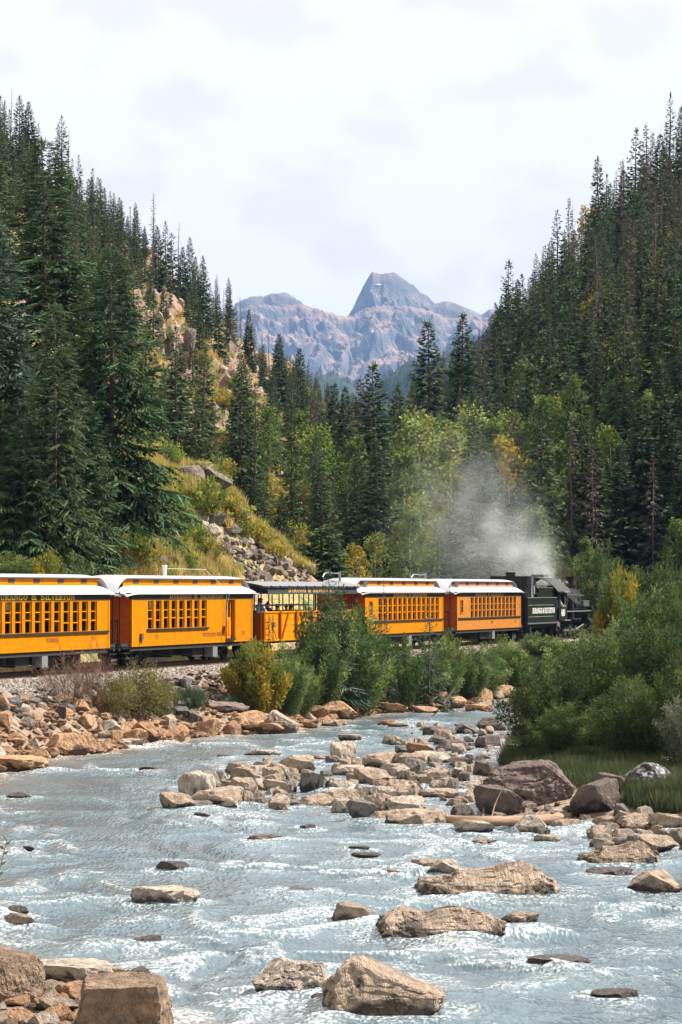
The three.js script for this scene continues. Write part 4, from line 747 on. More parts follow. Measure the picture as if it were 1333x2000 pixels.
  for (const e of [-1, 1]) {
    part('platform', [box(0.78, 0.12, 2.3, e * (hl + 0.4), 0.86, 0), box(0.12, 0.25, 2.2, e * (hl + 0.78), 0.76, 0)], T.dark, c);
    const st = []; for (const z of [1.08, -1.08]) for (let k = 0; k < 3; k++) st.push(box(0.6, 0.04, 0.24, e * (hl + 0.4), 0.74 - k * 0.2, z + Math.sign(z) * k * 0.05)); part('step', st, T.iron, c);
    const rl = []; for (const z of [-1.0, -0.45, 0.45, 1.0]) rl.push(bar([e * (hl + 0.76), 0.9, z], [e * (hl + 0.76), 1.85, z], 0.02)); for (const z of [-0.72, 0.72]) { rl.push(bar([e * (hl + 0.76), 1.8, z - 0.28], [e * (hl + 0.76), 1.8, z + 0.28], 0.025), bar([e * (hl + 0.76), 1.0, z - 0.28], [e * (hl + 0.76), 1.75, z + 0.28], 0.012), bar([e * (hl + 0.76), 1.75, z - 0.28], [e * (hl + 0.76), 1.0, z + 0.28], 0.012), new THREE.TorusGeometry(0.15, 0.014, 5, 14).rotateY(Math.PI / 2).translate(e * (hl + 0.76), 1.38, z)); }
    part('platform_railing', rl, T.black, c);
    part('platform_post', [bar([e * (hl + 0.74), 0.86, 1.08], [e * (hl + 0.74), 2.95, 1.08], 0.028), bar([e * (hl + 0.74), 0.86, -1.08], [e * (hl + 0.74), 2.95, -1.08], 0.028)], T.black, c);
    part('hand_rail', tube([[e * (hl + 0.06), 1.0, 1.2], [e * (hl + 0.12), 1.05, 1.24], [e * (hl + 0.12), 1.8, 1.24], [e * (hl + 0.06), 1.85, 1.2]], 0.015), T.black, c);
    part('coupler', [box(0.5, 0.16, 0.22, e * (hl + 0.95), 0.62, 0)], T.iron, c);
    truck(c, e * (hl - 2.1));
  }
  part('sill_beam', [box(L, 0.18, 0.12, 0, 0.7, 1.12), box(L, 0.18, 0.12, 0, 0.7, -1.12)], T.dark, c);
  part('center_sill', [box(L - 0.4, 0.42, 0.34, 0, 0.5, -0.1), box(0.2, 0.4, 1.9, 1.6, 0.45, -0.1), box(0.2, 0.4, 1.9, -1.6, 0.45, -0.1)], T.dark, c);
  part('truss_rod', [1, -1].flatMap((z) => [bar([-hl + 1.2, 0.66, z * 0.9], [-2.2, 0.34, z * 0.9], 0.018), bar([-2.2, 0.34, z * 0.9], [2.2, 0.34, z * 0.9], 0.018), bar([2.2, 0.34, z * 0.9], [hl - 1.2, 0.66, z * 0.9], 0.018)]), T.iron, c);
  part('equipment_box', box(1.1, 0.42, 0.5, o.boxX - 1.4, 0.44, 0.7), T.dark, c); part('air_cylinder', cyl(0.2, 0.2, 1.1, o.boxX + 1.4, 0.45, 0.5, 'x'), T.dark, c);
  part('battery_box', [box(0.5, 0.46, 0.4, o.boxX, 0.42, 0.98)], T.grey, c, 'pale grey box under the car');
  part('lettering', o.board(0, TOP + 0.055, W + 0.018), o.letters, c, 'words DURANGO & SILVERTON');
  for (const [t, size, x, y, wide] of o.texts) part('lettering', words(t, size, x, y, W + 0.003, wide, 0.006), T.ink, c);
  if (o.stove !== undefined) part('stove_pipe', [cyl(0.1, 0.1, 0.3, o.stove, 3.22, 1.0), cyl(0.17, 0.17, 0.05, o.stove, 3.38, 1.0), cyl(0.13, 0.13, 0.1, o.stove, 3.32, 1.0)], T.steel, c);
  if (o.aerial !== undefined) { part('roof_vent', [cyl(0.07, 0.09, 0.45, o.aerial, 3.75, 0.3), cyl(0.11, 0.11, 0.1, o.aerial, 3.98, 0.3)], T.white, c); part('cord', [bar([o.aerial, 3.88, 0.32], [o.aerial + 3.2, 3.86, 0.8], 0.014), bar([o.aerial + 3.2, 3.86, 0.8], [o.aerial + 4.3, 2.9, 1.46], 0.012), bar([o.aerial + 4.3, 2.9, 1.46], [o.aerial + 4.2, 1.45, 1.3], 0.01), bar([o.aerial + 4.1, 2.9, 1.42], [o.aerial + 4.1, 1.45, 1.3], 0.01), bar([o.aerial + 0.2, 3.88, 0.32], [o.aerial + 3.3, 3.86, 0.8], 0.008)], T.cord, c); part('cord_box', [box(0.2, 0.22, 0.12, o.aerial + 4.15, 1.36, 1.32), bar([o.aerial + 4.1, 1.3, 1.36], [o.aerial + 3.95, 1.05, 1.38], 0.03)], T.deepTrim, c); }
  if (o.lamp) part('marker_bracket', [box(0.2, 0.22, 0.1, -hl + 0.9, 1.18, W + 0.05), bar([-hl + 0.9, 1.1, W + 0.08], [-hl + 0.78, 0.88, W + 0.08], 0.03)], T.rust, c);
  return c;
}
railCar(-15.1, 'orange coach lettered HERMOSA with many tall windows, cut by the left edge', { paint: T.yellow, trim: T.yellowTrim, windows: 14, wx0: -5.3, belt: true, boxX: 1.0, letters: T.gold, raise: [0, -0.07, -0.07, 0.02, 0, 0, 0.05, 0, 0.08], board: (x, y, z) => capsLine('DURANGO & SILVERTON', 0.16, 0.2, y - 0.02, z, 2.15), texts: [['HERMOSA', 0.16, 1.5, 1.1, 0.95], ['257', 0.17, 5.0, 1.1, 0.95]] });
railCar(0, 'orange baggage coach lettered BITTER ROOT MINE with eight windows and side door', { paint: T.yellow, trim: T.yellowTrim, windows: 8, wx0: -4.6, belt: false, door: 3.9, boxX: 2.4, letters: T.bronze, lamp: true, aerial: -1.0, raise: [0, -0.06, 0.03, 0.02, 0, 0.03, 0, 0.02], board: (x, y, z) => capsLine('DURANGO & SILVERTON', 0.155, 0.3, y - 0.015, z, 1.95), texts: [['213', 0.17, -4.0, 1.06, 0.95], ['BITTER ROOT MINE', 0.16, 1.9, 1.06, 0.95], ['213', 0.17, 5.5, 1.06, 0.95]] });
railCar(28.3, 'orange coach with stove pipe seen above the willows, second from the engine', { paint: T.yellow, trim: T.yellowTrim, clerestory: T.fadedTrim, roof: T.roofWorn, windows: 13, wx0: -4.1, belt: true, small: -5.6, boxX: 1, letters: T.bronze, stove: -5.8, aerial: undefined, board: (x, y, z) => capsLine('DURANGO & SILVERTON', 0.155, 0.9, y - 0.015, z, 1.9), texts: [['319', 0.17, 5.4, 1.06, 0.95]] });
railCar(43.9, 'faded orange coach coupled behind the black tender', { paint: T.faded, trim: T.fadedTrim, clerestory: std([0.42, 0.2, 0.12], 0.6, { map: groundTint }), roof: T.roofWorn, windows: 12, wx0: -3.55, belt: true, small: -5.6, boxX: 1, letters: T.bronze, stove: -5.8, board: (x, y, z) => capsLine('DURANGO & SILVERTON', 0.155, 0.0, y - 0.015, z, 1.9), texts: [['330', 0.17, 0.4, 1.06, 0.95], ['23', 0.17, 5.4, 1.06, 0.95]] });
{ // pipes on the roofs between the cars
  const p = (s, label) => { const o = thing('roof_pipe', label, 'pipe', null, trackAt(s, 0, RAIL + 3.5), TURN); part('pipe', [cyl(0.06, 0.07, 0.5, 0.9, 0.15, 0.3), tube([[-1.6, 0.1, 0.3], [-1.3, 0.28, 0.3], [0, 0.3, 0.3], [0.85, 0.3, 0.3]], 0.035)], T.steel, o); };
  p(40.3, 'grey bent pipe on the roof of the second coach from the engine'); p(26.4, 'grey bent pipe on the roof beside the young spruce');
}
{ // open gondola car with a roof on posts
  const L = 12.6, hl = L / 2, c = thing('railway_gondola', 'open sided orange car numbered 407 with dark canopy roof and riders', 'train car', 'cars of the train', trackAt(14.3 + hl), TURN), W = 1.22, SILL = 0.82, TOP = 1.98;
  const plank = (TOP - SILL) / 4;
  for (const e of [1, -1]) for (let i = 0; i < 4; i++) part('plank', box(L, plank - 0.012, 0.06, 0, SILL + plank * (i + 0.5), e * (W - 0.03)), T.yellowTrim, c);
  for (const e of [1, -1]) for (let i = 0; i < 4; i++) part('plank', box(0.06, plank - 0.012, 2.3, e * (hl - 0.03), SILL + plank * (i + 0.5), 0), T.deepTrim, c);
  part('side_cap', [box(L + 0.04, 0.07, 0.12, 0, TOP + 0.03, W - 0.02), box(L + 0.04, 0.07, 0.12, 0, TOP + 0.03, -W + 0.02)], T.yellowTrim, c);
  part('side_sill', [box(L, 0.1, 0.1, 0, SILL - 0.05, W)], T.yellowTrim, c);
  for (let i = 0; i < 7; i++) { const x = lerp(-hl + 0.08, hl - 0.08, i / 6); part('stake', box(0.14, TOP - SILL + 0.1, 0.1, x, (TOP + SILL) / 2, W + 0.05), T.deepTrim, c); if (i && i < 6) part('brace', bar([x + 0.25, SILL, W + 0.05], [x + 1.1, TOP, W + 0.05], 0.045, 4), T.deepTrim, c); }
  const lad = [bar([-hl + 0.5, SILL - 0.1, W + 0.14], [-hl + 0.5, TOP - 0.1, W + 0.14], 0.022), bar([-hl + 1.0, SILL - 0.1, W + 0.14], [-hl + 1.0, TOP - 0.1, W + 0.14], 0.022), bar([-hl + 0.7, TOP - 0.3, W + 0.12], [-hl + 1.5, SILL, W + 0.12], 0.02)]; for (let k = 0; k < 4; k++) lad.push(bar([-hl + 0.5, SILL + 0.1 + k * 0.28, W + 0.14], [-hl + 1.0, SILL + 0.1 + k * 0.28, W + 0.14], 0.018)); part('ladder', lad, T.rust, c);
  part('bracket', box(0.22, 0.22, 0.1, -hl + 1.35, 1.45, W + 0.05), T.rust, c);
  part('floor', [box(L - 0.1, 0.1, 2.3, 0, 0.8, 0), box(L, 0.2, 0.3, 0, 0.66, 0)], T.dark, c);
  for (let i = 0; i < 10; i++) for (const e of [1, -1]) { const x = lerp(-hl + 0.15, hl - 0.15, i / 9); part('canopy_post', bar([x, SILL, e * (W - 0.1)], [x, 2.98, e * (W - 0.1)], 0.03), T.black, c); }
  for (const e of [1, -1]) { part('guard_rail', [bar([-hl + 0.1, 2.3, e * (W - 0.1)], [hl - 0.1, 2.3, e * (W - 0.1)], 0.022)], T.black, c); part('letter_board', box(L - 0.5, 0.34, 0.05, 0.2, 2.98, e * (W + 0.08)), T.canopy, c); }
  for (const z of [0.35, -0.35]) part('bench', [box(L - 1.6, 0.08, 0.5, 0, 1.35, z), box(L - 1.6, 0.5, 0.07, 0, 1.65, z * 0.25)], T.dark, c);
  part('canopy_roof', sheetAbove(72, 12, (u, v) => { const x = lerp(-hl - 0.55, hl + 0.4, u), z = lerp(-1.42, 1.42, v); return [x, 3.17 + 0.2 * (1 - Math.abs(z / 1.42) ** 1.4) + (Math.round(u * 72) % 6 === 0 ? 0.03 : 0), z]; }, 0.05), T.roofDark, c);
  part('canopy_frame', [box(L + 0.6, 0.06, 0.06, 0, 3.1, 1.28), box(L + 0.6, 0.06, 0.06, 0, 3.1, -1.28), bar([-hl + 0.1, 2.4, -1.1], [-hl + 1.3, 3.05, -1.1], 0.03)], T.canopy, c);
  part('lettering', capsLine('DURANGO & SILVERTON', 0.19, -0.2, 2.89, W + 0.106, 1.6), T.bronze, c, 'words DURANGO & SILVERTON');
  part('lettering', words('407', 0.17, -hl + 3.0, 1.28, W + 0.001, 0.95, 0.006), T.ink, c);
  for (const e of [-1, 1]) { truck(c, e * (hl - 1.9)); part('end_platform', [box(0.7, 0.12, 2.1, e * (hl + 0.35), 0.76, 0), bar([e * (hl + 0.6), 0.8, 1.02], [e * (hl + 0.6), 3.1, 1.02], 0.03), bar([e * (hl + 0.6), 0.8, -1.02], [e * (hl + 0.6), 3.1, -1.02], 0.03), box(0.06, 0.06, 2.0, e * (hl + 0.6), 1.9, 0)], T.dark, c); }
}
{ // tender
  const L = 6.9, hl = L / 2, c = thing('tender', 'black coal tender lettered DURANGO & SILVERTON behind the engine cab', 'tender', 'cars of the train', trackAt(58.5 + hl), TURN), W = 1.25;
  part('tank', [box(L, 1.55, 2 * W, 0, 1.72, 0)], T.green, c);
  part('bunker', [box(1.6, 0.95, 2.2, -hl + 1.0, 2.95, 0), box(1.5, 0.62, 2.3, -hl + 1.0, 3.5, 0), box(0.5, 1.0, 2.3, -hl + 2.1, 3.25, 0, 0, 0, 0)], T.black, c);
  part('coal_board', [box(3.6, 0.62, 0.08, 1.55, 2.8, 1.15), box(3.6, 0.62, 0.08, 1.55, 2.8, -1.15), box(0.09, 0.62, 2.3, 3.3, 2.8, 0)], T.green, c);
  const sh = new THREE.Shape([[-0.55, 0], [0.1, 0], [0.1, 0.62]].map(([x, y]) => new THREE.Vector2(x, y))); part('coal_gusset', new THREE.ExtrudeGeometry(sh, { depth: 0.06, bevelEnabled: false }).translate(-0.3, 2.49, 1.12), T.green, c);
  const r = rng(9), lumps = []; for (let i = 0; i < 80; i++) { const q = new THREE.IcosahedronGeometry(0.12 + 0.14 * r(), 0); q.rotateX(r() * 6); q.translate(lerp(-0.9, 3.1, r()), 2.62 + 0.45 * r(), (r() - 0.5) * 2); lumps.push(q); } part('coal', lumps, T.coal, c).userData.kind = 'stuff';
  part('trim_rail', [box(L, 0.06, 0.06, 0, 2.51, W), box(L, 0.07, 0.08, 0, 0.96, W), box(3.6, 0.05, 0.05, 1.55, 3.12, 1.18)], T.steel, c);
  const rv = []; for (let i = 0; i < 34; i++) for (const y of [2.06, 1.36]) { const q = new THREE.SphereGeometry(0.018, 5, 4); q.translate(lerp(-hl + 0.3, hl - 0.8, i / 33), y, W + 0.005); rv.push(q); } const rr = part('rivets', rv, T.white, c); rr.userData.kind = 'stuff';
  part('lettering', words('DURANGO & SILVERTON', 0.33, 0.3, 1.56, W + 0.004, 0.92, 0.006), T.white, c, 'words DURANGO & SILVERTON');
  part('tool_box', [box(0.5, 1.5, 0.3, -hl + 1.5, 3.05, 1.0), box(0.3, 0.5, 0.06, -hl + 1.7, 3.0, 1.18)], T.grey, c); part('water_hatch', [cyl(0.3, 0.3, 0.25, -hl + 0.7, 3.92, 0)], T.black, c);
  part('back_board', [box(1.2, 0.55, 0.06, 0.35, 3.28, -0.6)], T.grey, c);
  part('frame', [box(L + 0.4, 0.24, 1.9, 0, 0.78, 0), box(0.35, 0.3, 0.3, -hl + 0.5, 0.6, 1.15), box(0.35, 0.3, 0.3, hl - 0.2, 0.6, 1.15)], T.iron, c);
  part('ladder', [0.05, 0.4].map((d) => bar([-hl - 0.05, 0.8, 1.2 - d], [-hl - 0.05, 3.6, 1.2 - d], 0.02)).concat([0, 1, 2, 3, 4, 5].map((k) => bar([-hl - 0.05, 1 + k * 0.4, 1.15], [-hl - 0.05, 1 + k * 0.4, 0.8], 0.018))), T.iron, c);
  for (const e of [-1, 1]) truck(c, e * (hl - 1.5));
}
{ // locomotive
  const c = thing('steam_locomotive', 'black steam locomotive numbered 480 with white edged cab and steaming safety valve', 'locomotive', 'cars of the train', trackAt(65.6), TURN), W = 1.28;
  part('cab', wallBits([[0.5, 1.6, 1.95, 2.75]], 0.1, 2.1, 1.15, 2.95, W, 0.05).concat(wallBits([[0.5, 1.6, 1.95, 2.75]], 0.1, 2.1, 1.15, 2.95, -W, 0.05), [box(0.05, 1.8, 0.7, 2.1, 2.05, 0.9), box(0.05, 1.8, 0.7, 2.1, 2.05, -0.9), box(0.05, 0.5, 2.5, 2.1, 3.0, 0), box(2.0, 0.1, 2.5, 1.1, 1.15, 0)]), T.black, c);
  part('cab_roof', sheetAbove(8, 20, (u, v) => { const z = lerp(-1.5, 1.5, v); return [lerp(-0.9, 2.4, u), 3.75 - 0.85 * (Math.abs(z) / 1.5) ** 2.2, z]; }, 0.05), phys([0.05, 0.05, 0.052], 0.6, 0.5), c);
  part('roof_hatch', [box(1.2, 0.16, 0.8, 0.4, 3.86, 0)], T.grey, c);
  part('cab_window', [box(1.1, 0.05, 0.06, 1.05, 2.77, W + 0.01), box(0.05, 0.8, 0.06, 0.5, 2.35, W + 0.01), box(0.05, 0.8, 0.06, 1.6, 2.35, W + 0.01)], T.grey, c);
  part('arm_rest', box(1.1, 0.06, 0.16, 1.05, 1.93, W + 0.05), T.wood, c); part('awning', box(1.3, 0.03, 0.35, 1.1, 2.88, W + 0.18, 0.3), T.grey, c);
  part('lettering', words('480', 0.52, 1.1, 1.35, W + 0.03, 0.8, 0.006), T.white, c, 'number 480 in white');
  part('running_board', [box(6.6, 0.06, 0.35, 5.2, 1.62, 1.1), box(6.6, 0.06, 0.35, 5.2, 1.62, -1.1), box(1.4, 0.06, 0.4, 1.5, 1.08, W + 0.05)], T.grey, c);
  const boiler = part('boiler', [cyl(0.82, 0.78, 3.4, 3.8, 2.3, 0, 'x', 28), cyl(0.78, 0.74, 2.8, 6.8, 2.28, 0, 'x', 28), cyl(0.78, 0.78, 0.4, 8.3, 2.28, 0, 'x', 28)], T.black, c);
  part('boiler_band', [3, 4.2, 5.4, 6.6, 7.6].map((x) => cyl(0.825, 0.825, 0.05, x, 2.29, 0, 'x', 28)), T.steel, boiler);
  part('smokebox_door', [cyl(0.6, 0.45, 0.12, 8.55, 2.28, 0, 'x', 24)], T.black, c);
  part('smokestack', [cyl(0.24, 0.26, 0.85, 7.9, 3.35, 0), cyl(0.26, 0.33, 0.1, 7.9, 3.8, 0)], T.black, c);
  part('steam_dome', [cyl(0.4, 0.4, 0.4, 4.6, 3.15, 0, 'y', 20), new THREE.SphereGeometry(0.4, 18, 10, 0, 7, 0, 1.6).translate(4.6, 3.35, 0)], T.black, c);
  part('sand_dome', [cyl(0.36, 0.36, 0.35, 6.4, 3.1, 0, 'y', 20), new THREE.SphereGeometry(0.36, 18, 10, 0, 7, 0, 1.6).translate(6.4, 3.27, 0)], T.black, c);
  part('safety_valve', [cyl(0.07, 0.07, 0.5, 3.2, 3.3, 0.1), cyl(0.07, 0.07, 0.5, 3.2, 3.3, -0.15)], T.steel, c);
  part('bell', [new THREE.LatheGeometry([[0.02, 0.26], [0.08, 0.24], [0.12, 0.1], [0.18, 0]].map(([x, y]) => new THREE.Vector2(x, y)), 14).translate(5.5, 3.15, 0), bar([5.5, 3.0, -0.22], [5.5, 3.5, -0.22], 0.025), bar([5.5, 3.0, 0.22], [5.5, 3.5, 0.22], 0.025), bar([5.5, 3.48, -0.22], [5.5, 3.48, 0.22], 0.025)], T.gold, c);
  part('headlight', [cyl(0.24, 0.24, 0.36, 8.35, 3.25, 0, 'x', 18), box(0.3, 0.12, 0.3, 8.3, 3.02, 0)], T.black, c);
  for (const z of [1.02, -1.02]) { part('air_tank', [cyl(0.26, 0.26, 2.1, 5.6, 1.98, z, 'x', 18)], T.black, c); part('pipework', [0, 0.07, 0.14, 0.21].map((k) => tube([[2.2, 2.9 - k, z * 0.62], [3.2, 2.95 - k, z * 0.72], [4.6, 2.75 - k * 1.5, z * 0.85], [6.2, 2.2 - k * 0.5, z * 0.98]], 0.025, 14, 5)).concat([bar([2.2, 2.72, z * 0.86], [8.2, 2.62, z * 0.86], 0.022)]), T.steel, c); part('air_pump', [cyl(0.2, 0.2, 0.55, 4.0, 1.95, z * 1.05), cyl(0.2, 0.2, 0.5, 4.0, 1.35, z * 1.05), cyl(0.1, 0.1, 0.3, 4.0, 1.65, z * 1.05)], T.iron, c); }
  const fins = []; for (let k = 0; k < 5; k++) fins.push(box(1.5, 0.035, 0.3, 6.8, 1.95 + k * 0.08, 1.24)); part('radiator_fins', fins, T.grey, c);
  for (const z of [0.48, -0.48]) for (const x of [3.2, 4.5, 5.8, 7.0]) { const w = part('driving_wheel', [new THREE.TorusGeometry(0.5, 0.06, 8, 28).translate(x, 0.56, z), cyl(0.14, 0.14, 0.16, x, 0.56, z, 'z', 14)], T.iron, c); const sp = []; for (let a = 0; a < 10; a++) sp.push(bar([x, 0.56, z], [x + 0.48 * Math.cos(a * 0.628), 0.56 + 0.48 * Math.sin(a * 0.628), z], 0.025, 5)); part('spoke', sp, T.iron, w); }
  for (const z of [0.82, -0.82]) { part('side_rod', [box(3.9, 0.12, 0.06, 5.1, 0.42, z)], T.steel, c); part('main_rod', [bar([5.8, 0.42, z + Math.sign(z) * 0.08], [8.2, 0.78, z + Math.sign(z) * 0.08], 0.055)], T.steel, c); part('cylinder', [cyl(0.36, 0.36, 0.95, 8.5, 0.8, z * 1.2, 'x', 18), box(0.85, 0.4, 0.4, 8.5, 1.25, z * 1.15)], T.black, c); part('lead_wheel', [cyl(0.34, 0.34, 0.12, 9.1, 0.36, z * 0.58, 'z', 20)], T.iron, c); part('trailing_wheel', [cyl(0.36, 0.36, 0.12, 1.2, 0.38, z * 0.58, 'z', 20)], T.iron, c); part('counterweight', [box(0.7, 0.28, 0.05, 0.4, 0.86, z * 1.45, 0, 0, -0.25)], T.steel, c); }
  part('frame', [box(9.6, 0.35, 0.9, 4.8, 0.95, 0), box(2.2, 1.1, 1.2, 1.9, 1.4, 0), box(0.3, 0.35, 2.4, 9.5, 0.8, 0)], T.iron, c);
  const bars = []; for (let k = -5; k <= 5; k++) bars.push(bar([9.6, 0.75, k * 0.2], [10.5, 0.12, k * 0.08], 0.03, 5)); part('pilot', bars, T.black, c);
}
// ---------------------------------------------------------------- people: one continuous body meshed from tapered limbs
function figure(joints, bones, heads, paintOf, span = 1.15, res = 56) {
  const mc = new MarchingCubes(res, T.dark, false, false, 60000), half = res / 2, size = span; mc.isolation = 0;
  const J = (k) => joints[k], seg = bones.map(([a, b, ra, rb]) => [V(...J(a)), V(...J(b)), ra, rb]);
  const p = V(), ab = V(), ap = V(), cy = 0.45;
  for (let z = 0; z < res; z++) for (let y = 0; y < res; y++) for (let x = 0; x < res; x++) {
    p.set((x - half) / half * size, (y - half) / half * size + cy, (z - half) / half * size); let d = 1;
    for (const [a, b, ra, rb] of seg) { ab.subVectors(b, a); ap.subVectors(p, a); const t = clamp(ap.dot(ab) / Math.max(1e-6, ab.lengthSq())), k = ap.addScaledVector(ab, -t).length() - lerp(ra, rb, t), h = clamp(0.5 + 0.5 * (d - k) / 0.05); d = lerp(d, k, h) - 0.05 * h * (1 - h); }
    for (const [q, rx, ry, rz] of heads) { const k = (Math.hypot((p.x - q[0]) / rx, (p.y - q[1]) / ry, (p.z - q[2]) / rz) - 1) * Math.min(rx, rz), h = clamp(0.5 + 0.5 * (d - k) / 0.02); d = lerp(d, k, h) - 0.02 * h * (1 - h); }
    mc.field[x + y * res + z * res * res] = -d;
  }
  mc.update();
  const n = mc.count, g = new THREE.BufferGeometry(), P = mc.positionArray.slice(0, n * 3), C = [];
  for (let i = 0; i < n; i++) { P[i * 3] *= size; P[i * 3 + 1] = P[i * 3 + 1] * size + cy; P[i * 3 + 2] *= size; C.push(...paintOf(P[i * 3], P[i * 3 + 1], P[i * 3 + 2])); }
  g.setAttribute('position', new THREE.Float32BufferAttribute(P, 3)); g.setAttribute('normal', new THREE.Float32BufferAttribute(mc.normalArray.slice(0, n * 3), 3)); g.setAttribute('color', new THREE.Float32BufferAttribute(C, 3));
  return g;
}
const skinMat = new THREE.MeshStandardMaterial({ vertexColors: true, roughness: 0.75, side: THREE.DoubleSide });
const skin = [0.5, 0.27, 0.19];
function seated(shirt, trousers, hair, arms = 'lap', stand = false) { // origin at the hips; faces +x
  const leanX = arms === 'rail' ? 0.1 : 0, j = { hip: [0, 0, 0], waist: [0, 0.2, 0], chest: [leanX * 0.6, 0.42, 0], neck: [leanX, 0.58, 0], jaw: [leanX + 0.02, 0.66, 0] };
  const bones = [['hip', 'waist', 0.15, 0.13], ['waist', 'chest', 0.13, 0.15], ['chest', 'neck', 0.12, 0.055], ['neck', 'jaw', 0.052, 0.055]];
  for (const [s, z] of [['r', 1], ['l', -1]]) {
    j['sh' + s] = [leanX * 0.8, 0.5, z * 0.18]; bones.push(['chest', 'sh' + s, 0.11, 0.065]);
    if (arms === 'rail' && z > 0) { j.elr = [0.12, 0.26, 0.33]; j.har = [0.3, 0.24, 0.42]; j.fir = [0.38, 0.22, 0.43]; } else if (arms === 'rail') { j.ell = [0.2, 0.26, -0.1]; j.hal = [0.3, 0.25, 0.16]; j.fil = [0.36, 0.23, 0.2]; } else { j['el' + s] = [0.06, 0.24, z * 0.24]; j['ha' + s] = [0.28, 0.16, z * 0.16]; j['fi' + s] = [0.36, 0.13, z * 0.13]; }
    bones.push(['sh' + s, 'el' + s, 0.062, 0.046], ['el' + s, 'ha' + s, 0.044, 0.03], ['ha' + s, 'fi' + s, 0.036, 0.022]);
    j['th' + s] = [0, -0.02, z * 0.09]; j['kn' + s] = stand ? [0.03, -0.42, z * 0.1] : [0.44, 0.02, z * 0.11]; j['an' + s] = stand ? [0, -0.6, z * 0.1] : [0.44, -0.4, z * 0.11]; j['to' + s] = stand ? [0.06, -0.62, z * 0.1] : [0.58, -0.43, z * 0.12];
    bones.push(['th' + s, 'kn' + s, 0.1, 0.062], ['kn' + s, 'an' + s, 0.06, 0.042], ['an' + s, 'to' + s, 0.045, 0.035]);
  }
  const hx = leanX + 0.03, hy = 0.76;
  const heads = [[[hx, hy, 0], 0.098, 0.125, 0.08], [[hx + 0.1, hy - 0.015, 0], 0.026, 0.028, 0.014], [[hx + 0.055, hy - 0.08, 0], 0.05, 0.04, 0.05], [[hx - 0.005, hy - 0.01, 0.08], 0.02, 0.03, 0.012], [[hx - 0.005, hy - 0.01, -0.08], 0.02, 0.03, 0.012]];
  const hands = ['har', 'hal'].map((k) => j[k]), elbows = [j.elr, j.ell];
  return { geo: figure(j, bones, heads, (x, y, z) => {
    if (y > 0.61) { const back = (x - hx) < -0.015 && y > 0.7 || y > hy + 0.07; const eye = x > hx + 0.06 && Math.abs(y - hy - 0.005) < 0.012 && Math.abs(Math.abs(z) - 0.032) < 0.012; return back ? hair : eye ? [0.03, 0.02, 0.02] : skin; }
    for (let i = 0; i < 2; i++) if (Math.hypot(x - hands[i][0], y - hands[i][1], z - hands[i][2]) < 0.22 && Math.hypot(x - elbows[i][0], y - elbows[i][1], z - elbows[i][2]) > 0.06 && x > 0.08) return skin;
    return y < 0.06 ? trousers : shirt;
  }), head: [hx, hy, 0] };
}
const fig = { blue: seated([0.32, 0.42, 0.62], [0.02, 0.022, 0.03], [0.03, 0.02, 0.015], 'rail', true), dark: seated([0.03, 0.03, 0.035], [0.02, 0.02, 0.03], [0.02, 0.015, 0.01], 'rail'), shade: seated([0.05, 0.05, 0.055], [0.03, 0.03, 0.04], [0.03, 0.02, 0.015]), light: seated([0.55, 0.5, 0.48], [0.05, 0.05, 0.08], [0.6, 0.58, 0.55]), pink: seated([0.45, 0.2, 0.18], [0.05, 0.06, 0.1], [0.1, 0.06, 0.03]) };
function person(kind, label, s, n, y, turn = TURN, cap) {
  const f = fig[kind], o = thing('person', label, 'person', null, trackAt(s, n, RAIL + y), turn); part('body', f.geo, skinMat, o);
  if (cap) { const [x, yy] = f.head; part('cap', [new THREE.SphereGeometry(0.115, 16, 8, 0, 7, 0, 1.5).scale(1, 0.8, 0.95).translate(x, yy + 0.05, 0), cyl(0.1, 0.1, 0.015, x + 0.07, yy + 0.055, 0, 'y', 16)], cap, o); }
  return o;
}
person('blue', 'person in light blue shirt and dark cap standing at the rail of the open car', 15.2, -0.72, 1.75, TURN - 0.3, T.black);
person('dark', 'person in dark top leaning an arm on the rail of the open car', 16.3, -0.66, 1.62, TURN - 0.25);
person('shade', 'dark clothed person standing at the rear end of the open car', 14.7, 0.3, 1.78, TURN);
[18.1, 19.0, 20.4, 21.7, 22.3].forEach((s, i) => person('shade', `seated rider in dark clothes in the open car, ${nth(i)} behind the two at the rail`, s, 0.4, 1.48, TURN + (i % 2 ? 0.4 : -0.2)));
person('light', 'white haired person at a window of the second coach from the engine', 28.3 + 10.4, -0.88, 1.32, TURN - 0.6);
person('pink', 'person in reddish top inside the coach behind the tender', 43.9 + 8.2, -0.7, 1.32, TURN);
person('shade', 'person in dark clothes inside the coach behind the tender', 43.9 + 6.6, -0.7, 1.32, TURN);
person('pink', 'person in reddish top behind a window of the HERMOSA coach', -15.1 + 9.0, -0.7, 1.32, TURN);
person('blue', 'engineer in pale blue shirt leaning at the cab window', 65.6 + 1.0, -0.95, 1.75, TURN - 0.4, T.grey);
